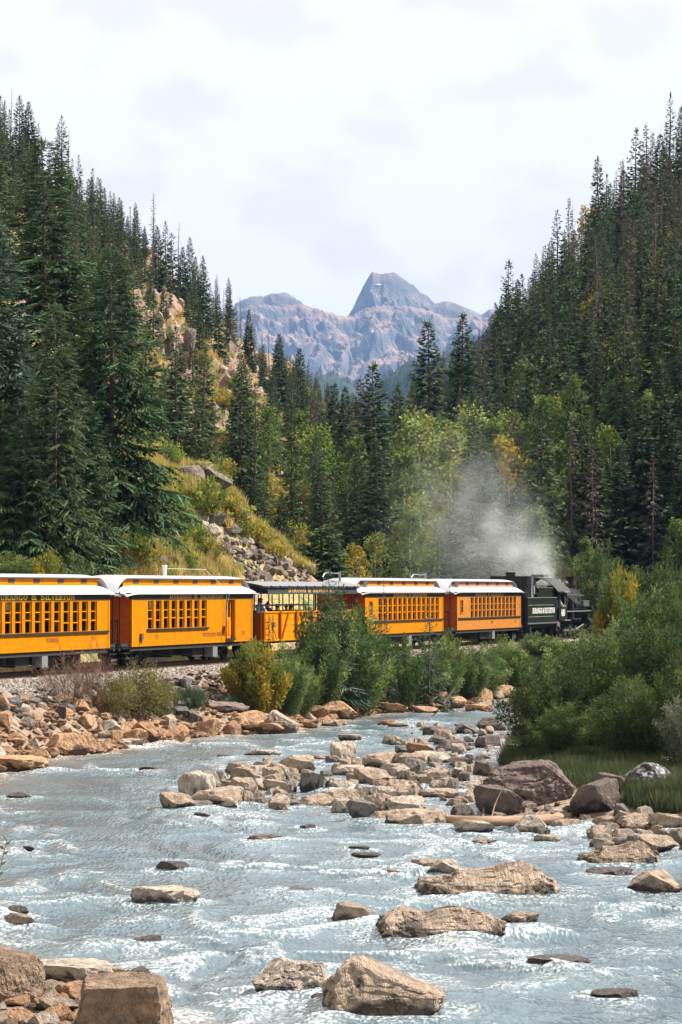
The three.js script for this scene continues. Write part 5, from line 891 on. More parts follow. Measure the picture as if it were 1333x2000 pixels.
// ---------------------------------------------------------------- trees
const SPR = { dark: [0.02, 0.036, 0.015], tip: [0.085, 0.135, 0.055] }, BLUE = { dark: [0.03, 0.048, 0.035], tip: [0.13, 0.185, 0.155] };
const models = { spruce: [], blue: [], dead: [], aspen: [], gold: [], fir: [] };
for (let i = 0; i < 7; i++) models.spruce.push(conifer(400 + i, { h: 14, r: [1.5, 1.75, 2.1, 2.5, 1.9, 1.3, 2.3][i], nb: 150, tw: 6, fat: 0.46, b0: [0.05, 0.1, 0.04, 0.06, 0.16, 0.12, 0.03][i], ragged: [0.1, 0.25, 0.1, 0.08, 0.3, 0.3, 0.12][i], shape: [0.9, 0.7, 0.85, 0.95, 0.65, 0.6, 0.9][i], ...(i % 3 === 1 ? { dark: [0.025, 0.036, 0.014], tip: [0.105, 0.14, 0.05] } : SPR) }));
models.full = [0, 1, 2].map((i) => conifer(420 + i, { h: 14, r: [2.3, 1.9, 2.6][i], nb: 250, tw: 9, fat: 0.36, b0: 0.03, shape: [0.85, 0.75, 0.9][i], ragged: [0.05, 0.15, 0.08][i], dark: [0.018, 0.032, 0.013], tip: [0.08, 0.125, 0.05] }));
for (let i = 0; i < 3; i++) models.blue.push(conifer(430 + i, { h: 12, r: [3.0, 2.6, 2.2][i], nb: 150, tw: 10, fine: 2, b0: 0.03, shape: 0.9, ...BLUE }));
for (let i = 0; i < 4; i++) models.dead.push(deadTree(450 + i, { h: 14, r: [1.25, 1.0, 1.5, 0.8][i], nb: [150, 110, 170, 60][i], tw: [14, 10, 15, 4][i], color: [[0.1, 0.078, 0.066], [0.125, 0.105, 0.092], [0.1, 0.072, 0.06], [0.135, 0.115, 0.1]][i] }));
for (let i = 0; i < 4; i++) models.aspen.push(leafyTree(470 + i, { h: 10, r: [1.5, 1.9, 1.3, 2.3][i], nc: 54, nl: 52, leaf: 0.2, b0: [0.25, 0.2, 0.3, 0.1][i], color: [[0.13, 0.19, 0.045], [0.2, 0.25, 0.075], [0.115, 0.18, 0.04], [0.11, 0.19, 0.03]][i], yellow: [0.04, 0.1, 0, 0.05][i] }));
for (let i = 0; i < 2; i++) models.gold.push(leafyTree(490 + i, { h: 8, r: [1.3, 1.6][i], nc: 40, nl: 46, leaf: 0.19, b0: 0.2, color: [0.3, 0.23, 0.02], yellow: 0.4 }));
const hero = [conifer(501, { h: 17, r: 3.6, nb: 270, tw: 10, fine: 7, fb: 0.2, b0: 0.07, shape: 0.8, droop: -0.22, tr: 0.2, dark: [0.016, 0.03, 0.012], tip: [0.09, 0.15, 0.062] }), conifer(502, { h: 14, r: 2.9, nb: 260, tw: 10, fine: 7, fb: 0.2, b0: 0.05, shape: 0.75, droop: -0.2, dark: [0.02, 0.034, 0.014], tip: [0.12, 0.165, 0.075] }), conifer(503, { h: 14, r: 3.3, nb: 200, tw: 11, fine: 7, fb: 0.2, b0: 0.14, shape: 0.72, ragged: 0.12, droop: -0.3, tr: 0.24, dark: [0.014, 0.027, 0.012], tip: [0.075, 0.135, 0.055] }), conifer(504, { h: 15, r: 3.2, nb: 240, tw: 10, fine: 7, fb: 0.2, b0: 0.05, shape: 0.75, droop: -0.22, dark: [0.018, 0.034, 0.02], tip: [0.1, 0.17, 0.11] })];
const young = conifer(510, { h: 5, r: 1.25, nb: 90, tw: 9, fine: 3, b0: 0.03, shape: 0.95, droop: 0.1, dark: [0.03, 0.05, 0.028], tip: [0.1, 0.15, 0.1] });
const trees = [];
const treeRand = rng(901);
function plantTree(kind, name, model, x, d, height, h0, bark, foliage, turn, width = 1) {
  const o = new THREE.Group(); o.name = numbered(name); const s = height / h0; o.position.set(x, ground(x, d) - 0.1, -d); o.scale.set(s * width, s, s * width); o.rotation.set((treeRand() - 0.5) * 0.06, turn, (treeRand() - 0.5) * 0.06); scene.add(o);
  part('trunk', model.trunk, bark, o); part('crown', model.crown, foliage, o);
  const [px, py] = FRAME.to(x, o.position.y + height * 0.6, d); trees.push({ m: o, kind, px, py, d, height, x }); return trees[trees.length - 1];
}
const SPEC = { full: ['spruce_tree', 14, barkMat, needleMat], spruce: ['spruce_tree', 14, barkMat, needleMat], blue: ['spruce_tree', 12, barkMat, needleMat], dead: ['dead_tree', 14, deadBark, twigMat], aspen: ['aspen_tree', 10, paleBark, leafMat], gold: ['aspen_tree', 8, paleBark, leafMat] };
const tipLimit = table([[-50, 160], [0, 185], [60, 200], [130, 245], [230, 380], [300, 410], [400, 500], [450, 560], [500, 650], [600, 715], [650, 755], [720, 760], [790, 765], [830, 690], [930, 650], [1000, 540], [1090, 440], [1180, 340], [1310, 215], [1400, 150]]);
const overSkyline = (x, d, h) => { const [px, py] = FRAME.to(x, ground(x, d) + h, d); return py < tipLimit(px); };
function tree(kind, x, d, height, i, width) { const [name, h0, bark, fol] = SPEC[kind], set = models[kind]; return plantTree(kind, name, set[(i ?? Math.floor(treeRand() * set.length)) % set.length], x, d, height, h0, bark, fol, treeRand() * 6.28, width); }
// its tip at a picture point, at a chosen distance; the ground below decides how tall it is
function tipped(kind, px, tipY, d, i, width, label) { const [a, b] = FRAME.ray(px, tipY), x = a * d, y = EYE + b * d, h = clamp(y - ground(x, d), 4, 30); const t = tree(kind, x, d, h, i, width); if (label) { t.label = label; } return t; }
{ // the big spruces just behind the train
  const H = (m, i, px, tipY, d, label, width = 1) => { const [a, b] = FRAME.ray(px, tipY), x = a * d, h = EYE + b * d - ground(x, d); const t = plantTree('hero', 'spruce_tree', hero[i], x, d, h, [17, 14, 14, 15][i], barkMat, needleMat, m, width); tag(t.m, label, 'spruce'); t.done = true; };
  H(0.4, 0, 92, 262, 128, 'tallest dark spruce behind the HERMOSA coach', 1.45);
  H(1.7, 1, 108, 585, 113, 'lighter green full spruce in front of the tallest one', 0.95);
  H(2.9, 2, 218, 480, 124, 'dark open spruce with bare trunk showing, rightmost of the big ones behind the train', 1.15);
  H(4.1, 3, -14, 420, 116, 'bluish spruce cut by the left frame edge behind the train', 1.35);
  H(5.0, 2, 152, 660, 137, 'dark spruce half hidden between the tallest and the open one', 0.75);
  H(0.9, 2, 25, 640, 133, 'dark spruce in the shade behind the left edge', 0.8);
  H(3.3, 2, 45, 800, 112, 'short dark spruce low behind the HERMOSA coach', 1.2);
  H(5.5, 2, 165, 760, 116, 'shorter spruce between the full and the open one', 1.1);
  H(1.2, 2, 5, 780, 113, 'low spruce at the left edge behind the coach roof', 1.2);
  H(2.2, 1, -40, 250, 140, 'spruce mostly outside the left frame edge, behind the bluish one', 0.9);
}
{ // skyline trees, one by one
  const left = [[3, 186], [21, 172, 'dead'], [38, 184], [56, 196], [74, 240], [122, 224], [114, 240], [140, 330], [158, 300], [178, 345], [195, 346], [208, 370, 'dead'], [217, 372], [233, 384], [250, 420], [268, 394], [283, 440], [296, 374, 'dead'], [312, 440], [325, 430], [333, 470, 'dead'], [341, 452], [347, 432, 'dead'], [358, 480], [373, 462], [384, 500], [398, 497], [410, 550], [424, 535], [436, 560, 'dead'], [448, 541], [462, 590, 'dead'], [472, 575, 'dead'], [485, 602], [497, 640], [512, 650], [528, 640, 'dead'], [545, 650], [560, 690], [574, 700], [585, 677], [602, 700], [618, 735], [640, 745]];
  const right = [[1335, 205], [1306, 179], [1292, 260], [1275, 252, 'dead'], [1262, 236, 'dead'], [1250, 300], [1236, 247], [1222, 330], [1204, 330, 'dead'], [1214, 310, 'dead'], [1190, 360], [1172, 302], [1158, 400, 'gold'], [1145, 440, 'dead'], [1126, 446], [1112, 382, 'dead'], [1120, 400, 'dead'], [1088, 406], [1074, 480], [1060, 505, 'dead'], [1052, 520, 'dead'], [1034, 540, 'dead'], [1015, 546], [1026, 580], [996, 505], [976, 594], [962, 630], [945, 650], [930, 690]];
  const r = rng(71);
  for (const [px, ty, k] of left) tipped(k ?? (r() < 0.4 ? 'full' : 'spruce'), px, ty, lerp(400, 440, r()), undefined, 0.85 + 0.4 * r());
  for (const [px, ty, k] of right) tipped(k ?? (r() < 0.6 ? 'full' : 'spruce'), px, ty, lerp(355, 420, r()), k ? undefined : [0, 1, 2, 4][Math.floor(r() * 4)], 0.85 + 0.4 * r());
  // trees that stand out lower down
  const out = [[845, 620, 260, 'spruce', 3, 1.05, 'broad dark spruce in front of the right mountain shoulder'], [900, 608, 280, 'spruce', 6, 1.1, 'dark spruce right of the broad one before the mountain'], [942, 655, 285, 'dead', 2, 1.2, 'brown dead spruce right of the pair before the mountain'], [976, 596, 300, 'spruce', 2, 1, 'dark spruce on the edge of the right slope before the mountain'], [742, 703, 215, 'spruce', 3, 1.15, 'tall dense spruce in the middle of the valley gap'], [704, 730, 235, 'dead', 2, 1.4, 'reddish dead spruce left of the tall valley gap spruce'], [775, 745, 250, 'spruce', 1, 1.1, 'thin spruce right of the tall valley gap spruce'], [676, 752, 240, 'spruce', 0, 1, 'narrow spruce left of the reddish dead one'], [660, 745, 262, 'spruce', 5, 1, 'narrow dark spruce behind the valley gap'], [628, 905, 172, 'spruce', 3, 1.25, 'dark triangular spruce at the end of the grassy slope'], [505, 935, 178, 'spruce', 6, 1.2, 'bushy dark spruce behind the grassy slope'], [545, 955, 176, 'spruce', 2, 1.1, 'dark spruce beside the bushy one behind the slope'], [575, 940, 182, 'spruce', 3, 1, 'dark spruce right behind the grassy slope crest'], [470, 985, 176, 'spruce', 6, 1, 'low dark spruce left behind the slope crest'], [700, 870, 205, 'spruce', 4, 1, 'spruce below the tall valley gap spruce'], [735, 850, 192, 'spruce', 2, 1, 'green spruce under the tall valley gap spruce'], [585, 678, 330, 'spruce', 1, 1.3, 'round headed spruce on the left valley edge'], [545, 650, 335, 'spruce', 0, 1.2, 'pointed spruce on the left valley edge'], [1150, 590, 250, 'spruce', 2, 1.1, 'green spruce in the middle of the right slope'], [1140, 760, 205, 'spruce', 4, 1, 'tall narrow spruce behind the locomotive'], [1108, 800, 200, 'dead', 0, 1.2, 'brown dead spruce behind the smoke, right side'], [1300, 560, 240, 'spruce', 1, 1.1, 'dark spruce by the right frame edge'], [1230, 740, 215, 'spruce', 5, 1, 'dark spruce in the shade right of the locomotive'], [1060, 640, 270, 'spruce', 6, 1, 'full spruce on the lower right skyline'], [1290, 700, 207, 'spruce', 3, 1.2, 'broad dark spruce low at the right, behind the thicket'], [1328, 640, 211, 'spruce', 6, 1.1, 'tall dark spruce at the right frame edge, lower slope'], [1252, 770, 205, 'spruce', 2, 1.2, 'dark spruce left of the broad one at lower right'], [1312, 820, 202, 'spruce', 6, 1.3, 'low full spruce before the broad one at lower right'], [1345, 760, 205, 'spruce', 3, 1.2, 'dark spruce cut by the right frame edge low down'], [1212, 860, 201, 'spruce', 3, 1.2, 'dark spruce above the shrubs right of the locomotive'], [1275, 880, 199, 'dead', 2, 1.1, 'brown dead spruce above the right thicket'], [1165, 850, 200, 'spruce', 6, 1.1, 'dark spruce beyond the smokebox of the locomotive'], [1330, 900, 198, 'spruce', 2, 1.3, 'small dark spruce above the right edge thicket']];
  for (const [px, ty, d, k, i, w, label] of out) tipped(k === 'spruce' ? 'full' : k, px, ty, d, i, k === 'spruce' ? w * 1.12 : w, label);
  const blues = [[930, 842, 181, 0, 1.1, 'large grey-blue spruce behind the smoke'], [1002, 972, 178, 1, 1, 'smaller grey-blue spruce right of the smoke centre'], [888, 930, 184, 2, 1.2, 'grey-blue spruce left of the large smoky one'], [855, 1010, 178, 1, 1.2, 'low blue spruce above the third coach'], [1035, 1030, 182, 2, 1, 'pale blue spruce just left of the locomotive'], [960, 1030, 176, 1, 1.1, 'young blue spruce in front of the large smoky one'], [780, 1065, 168, 2, 1.1, 'small blue spruce above the second coach from the engine'], [700, 1085, 160, 2, 1, 'small bluish spruce behind the open car roof end']];
  for (const [px, ty, d, i, w, label] of blues) tipped('blue', px, ty, d, i, w, label);
  const leafy = [[820, 800, 225, 'aspen', 1, 'pale green aspen left of the right forest'], [860, 810, 230, 'aspen', 0, 'pale green aspen beside the broad spruce'], [885, 830, 222, 'aspen', 1, 'light aspen in the centre of the right foot'], [795, 870, 212, 'aspen', 2, 'light aspen beside the valley gap spruce'], [690, 850, 214, 'aspen', 0, 'yellow green aspen left of the valley gap spruce'], [920, 790, 240, 'aspen', 1, 'aspen under the dark pair before the mountain'], [960, 815, 235, 'aspen', 2, 'green aspen above the smoke'], [992, 850, 220, 'gold', 0, 'yellow aspen right above the smoke'], [1000, 800, 240, 'aspen', 3, 'bright aspen at the right slope foot'], [1060, 770, 230, 'aspen', 0, 'green aspen in the middle right forest'], [1215, 730, 225, 'aspen', 3, 'bright green aspen in the right forest'], [1312, 605, 240, 'aspen', 3, 'brilliant green aspen at the right frame edge'], [1185, 545, 300, 'gold', 1, 'golden aspen high on the right slope'], [1320, 440, 320, 'gold', 0, 'golden aspen at the right edge of the slope'], [1290, 490, 300, 'gold', 1, 'golden aspen below the right skyline'], [1160, 570, 290, 'gold', 0, 'small golden aspen on the right slope'], [1075, 860, 205, 'aspen', 0, 'bright aspen above the cab of the locomotive'], [1190, 830, 212, 'aspen', 3, 'green aspen in the dark right forest foot'], [1270, 760, 220, 'aspen', 1, 'pale aspen below the right skyline, lower right'], [1240, 640, 255, 'aspen', 3, 'bright aspen in the upper right forest'], [1025, 700, 262, 'aspen', 2, 'aspen among spruces above the smoke, upper'], [1120, 730, 230, 'aspen', 2, 'aspen right of the middle right spruce'], [820, 960, 188, 'aspen', 1, 'yellow green aspen left of the smoke'], [800, 990, 182, 'aspen', 0, 'yellowish shrubby aspen left of the smoke'], [690, 1060, 178, 'gold', 0, 'low golden aspen above the open car roof'], [735, 1040, 186, 'aspen', 1, 'green aspen above the second coach roof'], [480, 770, 240, 'aspen', 3, 'bright aspen at the foot of the left cliffs'], [530, 790, 238, 'aspen', 0, 'green aspen in the left gully'], [585, 800, 235, 'aspen', 2, 'green aspen in the middle of the left gully'], [620, 830, 225, 'aspen', 3, 'bright green aspen right in the left gully']];
  for (const [px, ty, d, k, i, label] of leafy) tipped(k, px, ty, d, i, 1.15, label);
}
{ // the rest of the forest on both slopes
  const r = rng(72), taken = trees.map((t) => [t.x, t.d]);
  const free = (x, d, gap) => !taken.some(([a, b]) => (a - x) ** 2 + (b - d) ** 2 < gap * gap);
  for (let tries = 0, n = 0; tries < 60000 && n < 760; tries++) { // right-hand slope: dense
    const d = lerp(186, 440, Math.pow(r(), 0.85)), x = lerp(3, 0.15 * d, r()), [, tn] = alongTrack(x, d);
    if (Math.abs(tn) < 3.2 && d < 208) continue; if (d < 194 && x < 12) continue;
    const h = ground(x, d); if (h < 2.6 && d < 230 && x < 6) continue;
    if (x < 7.2 - 0.02 * (d - 300) && d > 240) continue;
    if (!free(x, d, 2.5)) continue;
    const z = fbm2(x * 0.07 + 60, d * 0.05, 2), low = smooth(24, 6, h - 0.02 * d), q = r();
    let kind = 'spruce'; const [spx, spy] = FRAME.to(x, h, d), upper = smooth(820, 640, spy); if (q < 0.08 + 0.32 * upper + 0.2 * smooth(0, 0.3, z)) kind = 'dead'; else if (r() < low * 0.55 * (0.5 + z) + 0.1 * smooth(760, 900, spy)) kind = 'aspen'; else if (r() < 0.035) kind = 'gold';
    let th = kind === 'gold' ? lerp(4, 7, r()) : kind === 'aspen' ? lerp(5, 10, r()) : lerp(7, 18, Math.pow(r(), 0.9)); while (th > 3 && overSkyline(x, d, th)) th *= 0.85; if (th < 3.5) continue;
    tree(kind, x, d, th, undefined, 0.75 + 0.6 * r()); taken.push([x, d]); n++;
  }
  for (let tries = 0, n = 0; tries < 60000 && n < 520; tries++) { // left-hand slope: open, with bare rock
    const d = lerp(160, 440, Math.pow(r(), 0.8)), x = lerp(-0.145 * d, 9, r()), h = ground(x, d); if (h < 2.5) continue;
    const [px, py] = FRAME.to(x, h, d), rock = slopeRock(x, d), bare = smooth(0.1, 0.5, rock) * smooth(640, 560, px) * (d < 350 ? 1 : 0.6);
    if (d < 166 || (d < 176 && px < 560)) continue; if (r() < bare * 0.93) continue; if (px > 270 && px < 535 && py > 530 && py < 900 + (px - 400) * 0.3 && r() < 0.85) continue; if (!free(x, d, d < 200 ? 2.8 : 2.6)) continue;
    const q = r(), low = smooth(900, 1050, py); let kind = q < 0.2 ? 'dead' : 'spruce'; if (q > 0.93 && (px > 430 || low > 0.3)) kind = 'aspen';
    let th = kind === 'aspen' ? lerp(4, 8, r()) : lerp(5, 13.5, Math.pow(r(), 0.9)) * (bare > 0.3 ? 0.6 : 1); while (th > 3 && overSkyline(x, d, th)) th *= 0.85; if (th < 3) continue;
    tree(kind, x, d, th, undefined, 0.75 + 0.55 * r()); taken.push([x, d]); n++;
  }
}
{ // no more than 300 of a kind stay single things, the ones that show largest; the others are joined
  const left = [];
  for (const name of ['spruce_tree', 'dead_tree', 'aspen_tree']) {
    const all = trees.filter((t) => SPEC[t.kind]?.[0] === name || (t.kind === 'hero' && name === 'spruce_tree'));
    all.sort((a, b) => (b.done || b.label ? 1e3 : 0) + b.height / b.d - (a.done || a.label ? 1e3 : 0) - a.height / a.d);
    for (const t of all.slice(290)) { scene.remove(t.m); left.push(t); t.gone = true; }
  }
  const by = new Map(); for (const t of left) for (const ch of t.m.children) { const k = ch.geometry.uuid; if (!by.has(k)) by.set(k, { geo: ch.geometry, mat: ch.material, list: [], n: ch.name }); t.m.updateMatrix(); by.get(k).list.push(t.m.matrix); }
  const wood = thing('distant_forest', 'farther trees filling the wooded slopes', null, null); wood.userData.kind = 'stuff';
  for (const { geo, mat, list, n } of by.values()) { const im = new THREE.InstancedMesh(geo, mat, list.length); list.forEach((m, i) => im.setMatrixAt(i, m)); im.name = n === 'trunk' ? 'forest_trunks' : 'forest_crowns'; im.userData.kind = 'stuff'; wood.add(im); }
  const rest = trees.filter((t) => !t.gone && !t.done);
  for (const t of rest.filter((t) => t.label)) tag(t.m, t.label, t.kind === 'dead' ? 'dead tree' : /aspen|gold/.test(t.kind) ? 'aspen' : 'spruce');
  for (const [kind, word, cat] of [['spruce', 'dark spruce', 'spruce'], ['full', 'dense dark spruce', 'spruce'], ['blue', 'blue spruce', 'spruce'], ['dead', 'bare brown dead spruce', 'dead tree'], ['aspen', 'green aspen', 'aspen'], ['gold', 'golden aspen', 'aspen']]) {
    labels(rest.filter((t) => t.kind === kind && !t.label), cat, `${cat}s of the valley slopes`, ({ m, px, py, height, d }) => {
      const tall = height < 9 ? 'short ' : height > 13 ? 'tall ' : '', side = px < 600 ? 'left' : px < 800 ? 'gap' : 'right', where = side === 'gap' ? (py < 850 ? 'in the far valley gap' : py < 980 ? 'in the middle of the valley gap' : 'in the near valley gap') : d > 352 ? `on the ${side} skyline` : py < 700 ? `high on the ${side} slope` : py < 850 ? `midway up the ${side} slope` : py < 960 ? `low on the ${side} slope` : `at the ${side} slope foot`;
      return `${tall}${word} ${where}`;
    });
  }
}
{ // far blue woods
  const cone = conifer(520, { h: 11, r: 1.9, nb: 26, tw: 3, b0: 0.03, fat: 0.7, dark: [0.03, 0.05, 0.035], tip: [0.045, 0.075, 0.05] }).crown, r = rng(73), q = new THREE.Object3D();
  farHills.forEach(([side, D], i) => {
    const h = farHill(i), list = [];
    for (let k = 0; k < 40000 && list.length < (i ? 3400 : 2600); k++) { const x = (r() - 0.5) * D * 0.24, d = D - 240 + 300 * r(), y = h(x, d); if (y < 0) continue; const px = 666.5 + x / d * FOCAL; if (px < 420 || px > 1090) continue; q.position.set(x, y - 0.5, -d); const s = 0.6 + 0.7 * r(); q.scale.set(s, s, s); q.rotation.y = r() * 6; q.updateMatrix(); list.push(q.matrix.clone()); }
    const im = new THREE.InstancedMesh(cone, needleMat, list.length); list.forEach((m, k) => im.setMatrixAt(k, m)); im.name = numbered('far_forest'); im.castShadow = true; scene.add(im); tag(im, i ? 'blue-green wood on the far ridge right of the gap' : 'hazy blue wood below the peaks', 'forest', null, 'stuff');
  });
}
// ---------------------------------------------------------------- shrubs
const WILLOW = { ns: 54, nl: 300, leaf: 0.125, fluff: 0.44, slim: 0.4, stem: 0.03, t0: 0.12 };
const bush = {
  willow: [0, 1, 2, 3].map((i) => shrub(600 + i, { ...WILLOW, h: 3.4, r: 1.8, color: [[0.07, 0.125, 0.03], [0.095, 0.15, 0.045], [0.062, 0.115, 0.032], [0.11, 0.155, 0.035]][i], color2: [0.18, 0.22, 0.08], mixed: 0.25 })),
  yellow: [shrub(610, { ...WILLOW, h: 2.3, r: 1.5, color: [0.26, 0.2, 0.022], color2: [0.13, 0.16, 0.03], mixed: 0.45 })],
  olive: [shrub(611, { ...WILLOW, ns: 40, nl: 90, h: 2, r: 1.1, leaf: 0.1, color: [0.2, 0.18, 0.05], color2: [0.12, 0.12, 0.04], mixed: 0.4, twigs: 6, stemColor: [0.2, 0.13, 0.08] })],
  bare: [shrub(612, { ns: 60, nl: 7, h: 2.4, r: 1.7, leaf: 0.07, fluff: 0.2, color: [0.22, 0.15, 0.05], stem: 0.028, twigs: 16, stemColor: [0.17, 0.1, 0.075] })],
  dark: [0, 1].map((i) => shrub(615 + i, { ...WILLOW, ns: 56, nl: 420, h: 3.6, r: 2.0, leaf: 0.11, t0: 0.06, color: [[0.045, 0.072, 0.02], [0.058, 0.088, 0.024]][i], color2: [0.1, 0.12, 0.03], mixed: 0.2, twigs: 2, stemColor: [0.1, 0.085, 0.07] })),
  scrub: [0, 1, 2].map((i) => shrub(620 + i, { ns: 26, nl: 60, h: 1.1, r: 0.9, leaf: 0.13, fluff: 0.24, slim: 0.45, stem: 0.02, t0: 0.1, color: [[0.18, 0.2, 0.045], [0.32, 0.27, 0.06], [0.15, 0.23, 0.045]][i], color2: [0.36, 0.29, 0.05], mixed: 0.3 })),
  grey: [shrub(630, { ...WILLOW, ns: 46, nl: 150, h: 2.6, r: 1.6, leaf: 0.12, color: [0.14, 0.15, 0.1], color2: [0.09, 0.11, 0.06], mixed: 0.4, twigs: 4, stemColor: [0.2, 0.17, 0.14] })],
};
const bushes = [], bushRand = rng(88);
function shrubAt(kind, i, x, d, h, w, h0, r0, label, y) {
  const m = bush[kind][i % bush[kind].length], o = new THREE.Group(); o.name = numbered('shrub'); o.position.set(x, (y ?? Math.max(0, ground(x, d))) - 0.05, -d); o.scale.set(w / (2 * r0), h / h0, w / (2 * r0)); o.rotation.y = bushRand() * 6.28; scene.add(o);
  part('stems', m.trunk, twigMat, o); if (m.crown) part('foliage', m.crown, leafMat, o); tag(o, label, 'shrub'); bushes.push(o); return o;
}
const SIZE = { willow: [3.4, 1.8], yellow: [2.3, 1.5], olive: [2, 1.1], bare: [2.4, 1.7], dark: [3.6, 2.0], scrub: [1.1, 0.9], grey: [2.6, 1.6] };
// middle of its foot, its top and its width in picture pixels, at a chosen distance
function bushSeen(kind, i, px, topY, w, d, label) { const [a, b] = FRAME.ray(px, topY), x = a * d, g = Math.max(0, ground(x, d)), h = Math.max(0.6, EYE + b * d - g); return shrubAt(kind, i, x, d, h * 1.03, w / FOCAL * d * 1.1, ...SIZE[kind], label); }
for (const a of [
  ['yellow', 0, 500, 1255, 130, 105, 'yellow and green shrub below the baggage coach'], ['willow', 1, 560, 1262, 90, 106.5, 'green shrub right behind the yellow one'], ['willow', 3, 585, 1290, 100, 106, 'low green shrub in front of the open car'],
  ['bare', 0, 135, 1272, 150, 93.5, 'leafless brown brush before the HERMOSA coach'], ['bare', 0, 185, 1258, 90, 95, 'tall thin bare bush against the coach corner'], ['olive', 0, 275, 1288, 110, 97, 'olive yellow shrub below the gap between two coaches'], ['olive', 0, 225, 1315, 80, 95.5, 'low olive shrub beside the leafless brush'], ['olive', 0, 315, 1315, 70, 98.5, 'small olive shrub by the grey rubble'],
  ['willow', 2, 645, 1162, 160, 111, 'tall willow shrub under the young spruce'], ['willow', 0, 705, 1188, 130, 113, 'bright willow before the second coach from the engine'], ['willow', 2, 625, 1215, 120, 109.5, 'willow at the left end of the green thicket'], ['willow', 3, 690, 1240, 150, 112, 'low front willow in the middle of the thicket'], ['willow', 0, 782, 1246, 105, 116, 'willow right of the bright one'], ['willow', 1, 828, 1264, 105, 118.5, 'silvery willow below the coach windows'], ['willow', 3, 872, 1238, 95, 122, 'willow before the coach end platforms'], ['willow', 0, 850, 1272, 120, 119.5, 'low willow at the shore under the silvery one'], ['willow', 2, 915, 1264, 95, 124.5, 'willow below the faded coach'], ['willow', 1, 945, 1262, 110, 128, 'small willow at the far river bend'], ['willow', 3, 985, 1245, 110, 134, 'willow below the end of the faded coach'], ['willow', 0, 1010, 1270, 100, 136, 'low willow under the tender'], ['willow', 1, 1045, 1236, 80, 142, 'leafy bush against the tender wheels'], ['willow', 3, 1085, 1245, 110, 142, 'low yellow green bush before the locomotive'],
  ['dark', 0, 1080, 1290, 200, 82, 'dark green bush overhanging the right bank'], ['dark', 1, 1170, 1230, 260, 84, 'largest dark bush on the right bank'], ['dark', 0, 1290, 1200, 240, 80, 'dark bush at the right frame edge'], ['dark', 1, 1240, 1320, 200, 76, 'shaded low bush at the right bank'], ['dark', 0, 1345, 1290, 200, 74, 'dark bush cut by the right frame edge'], ['grey', 0, 1345, 1345, 120, 71, 'grey green bush at the right edge by the streaked boulder'], ['dark', 1, 1110, 1370, 160, 79, 'low dark bush at the waterside of the right bank'],
  ['yellow', 0, 1215, 1120, 110, 138, 'tall yellow green shrub right of the locomotive front'], ['dark', 1, 1260, 1160, 170, 122, 'yellowish green bush beside the locomotive'], ['willow', 3, 1150, 1232, 120, 126, 'bright bush below the locomotive front'], ['willow', 0, 1090, 1265, 120, 112, 'green bush left of the big dark bushes'], ['dark', 0, 1150, 1260, 180, 100, 'bush in the middle of the right thicket'], ['willow', 2, 1270, 1150, 180, 118, 'tall green bush behind the right thicket'], ['dark', 1, 1330, 1140, 170, 112, 'bush at the right edge behind the thicket'], ['grey', 0, 1200, 1225, 120, 96, 'grey twiggy bush inside the right thicket'], ['willow', 1, 1055, 1300, 90, 104, 'small bush at the left end of the right thicket'], ['dark', 0, 1230, 1240, 220, 92, 'dense bush in front of the tall green one'], ['willow', 2, 1170, 1070, 110, 184, 'green tree-like bush beyond the locomotive'], ['willow', 0, 1120, 1090, 90, 186, 'dark bush beyond the smokestack'], ['dark', 0, 1310, 1090, 190, 140, 'tall dark bush under the forest at the right edge'], ['dark', 1, 1255, 1105, 150, 146, 'dark bush at the foot of the right forest'], ['bare', 0, 1100, 1085, 60, 182, 'brown bare brush behind the cab roof'],
  ['willow', 3, 25, 1080, 120, 110, 'green brush behind the HERMOSA coach roof'], ['yellow', 0, 95, 1085, 110, 109, 'yellow brush behind the HERMOSA coach'], ['willow', 1, 150, 1090, 100, 111, 'leafy brush at the foot of the big spruces'],
]) { if (a[0] === 'willow' && a[2] > 580 && a[2] < 1000) { a[5] += 2.4; a[4] *= 0.94; } bushSeen(...a); }
function onTalus(px, py) { const t = (py - 1010) / 122; return t > -0.1 && Math.abs(px - lerp(385, 545, t)) < lerp(24, 75, t); }
{ // scrub on the grassy slope and the hillside
  const r = rng(92), list = [];
  const fixed = [[405, 985, 75, 60, 2], [380, 1050, 60, 50, 2], [350, 970, 60, 40, 1], [470, 1030, 60, 50, 0], [560, 1050, 90, 50, 0], [585, 1075, 60, 40, 1], [365, 1105, 50, 35, 2], [330, 1060, 60, 40, 1], [500, 1050, 60, 40, 1], [420, 950, 60, 30, 1], [540, 1085, 60, 35, 1], [300, 1090, 50, 30, 1], [450, 1005, 50, 30, 1]];
  for (const [px, py, w, h, i] of fixed) { const [x, d] = hit(px, py + h * 0.5); const o = shrubAt('scrub', i, x, d, h / FOCAL * d * 1.3, w / FOCAL * d * 1.1, ...SIZE.scrub); list.push({ m: o, px, py, i }); }
  for (let k = 0; k < 1500 && list.length < 120; k++) { const px = lerp(250, 640, r()), py = lerp(640, 1125, r()), [x, d] = hit(px, py); if (d > 330 || onTalus(px, py) || ground(x, d) < 2.6 || alongTrack(x, d)[1] < 3.4) continue; const i = Math.floor(r() * 3), w = lerp(0.8, 2.2, r()) * (d > 170 ? 1.3 : 1); const o = shrubAt('scrub', i, x, d, w * (0.5 + 0.4 * r()), w, ...SIZE.scrub); list.push({ m: o, px, py, i, w }); }
  labels(list, 'shrub', 'scrub on the left slope', ({ px, py, i }) => `${['olive', 'dry yellow', 'bright green'][i]} scrub ${py < 850 ? 'high on the left hillside' : py < 1000 ? 'on the upper grassy slope' : px < 420 ? 'on the grassy slope by the spruces' : 'on the lower grassy slope'}`);
}
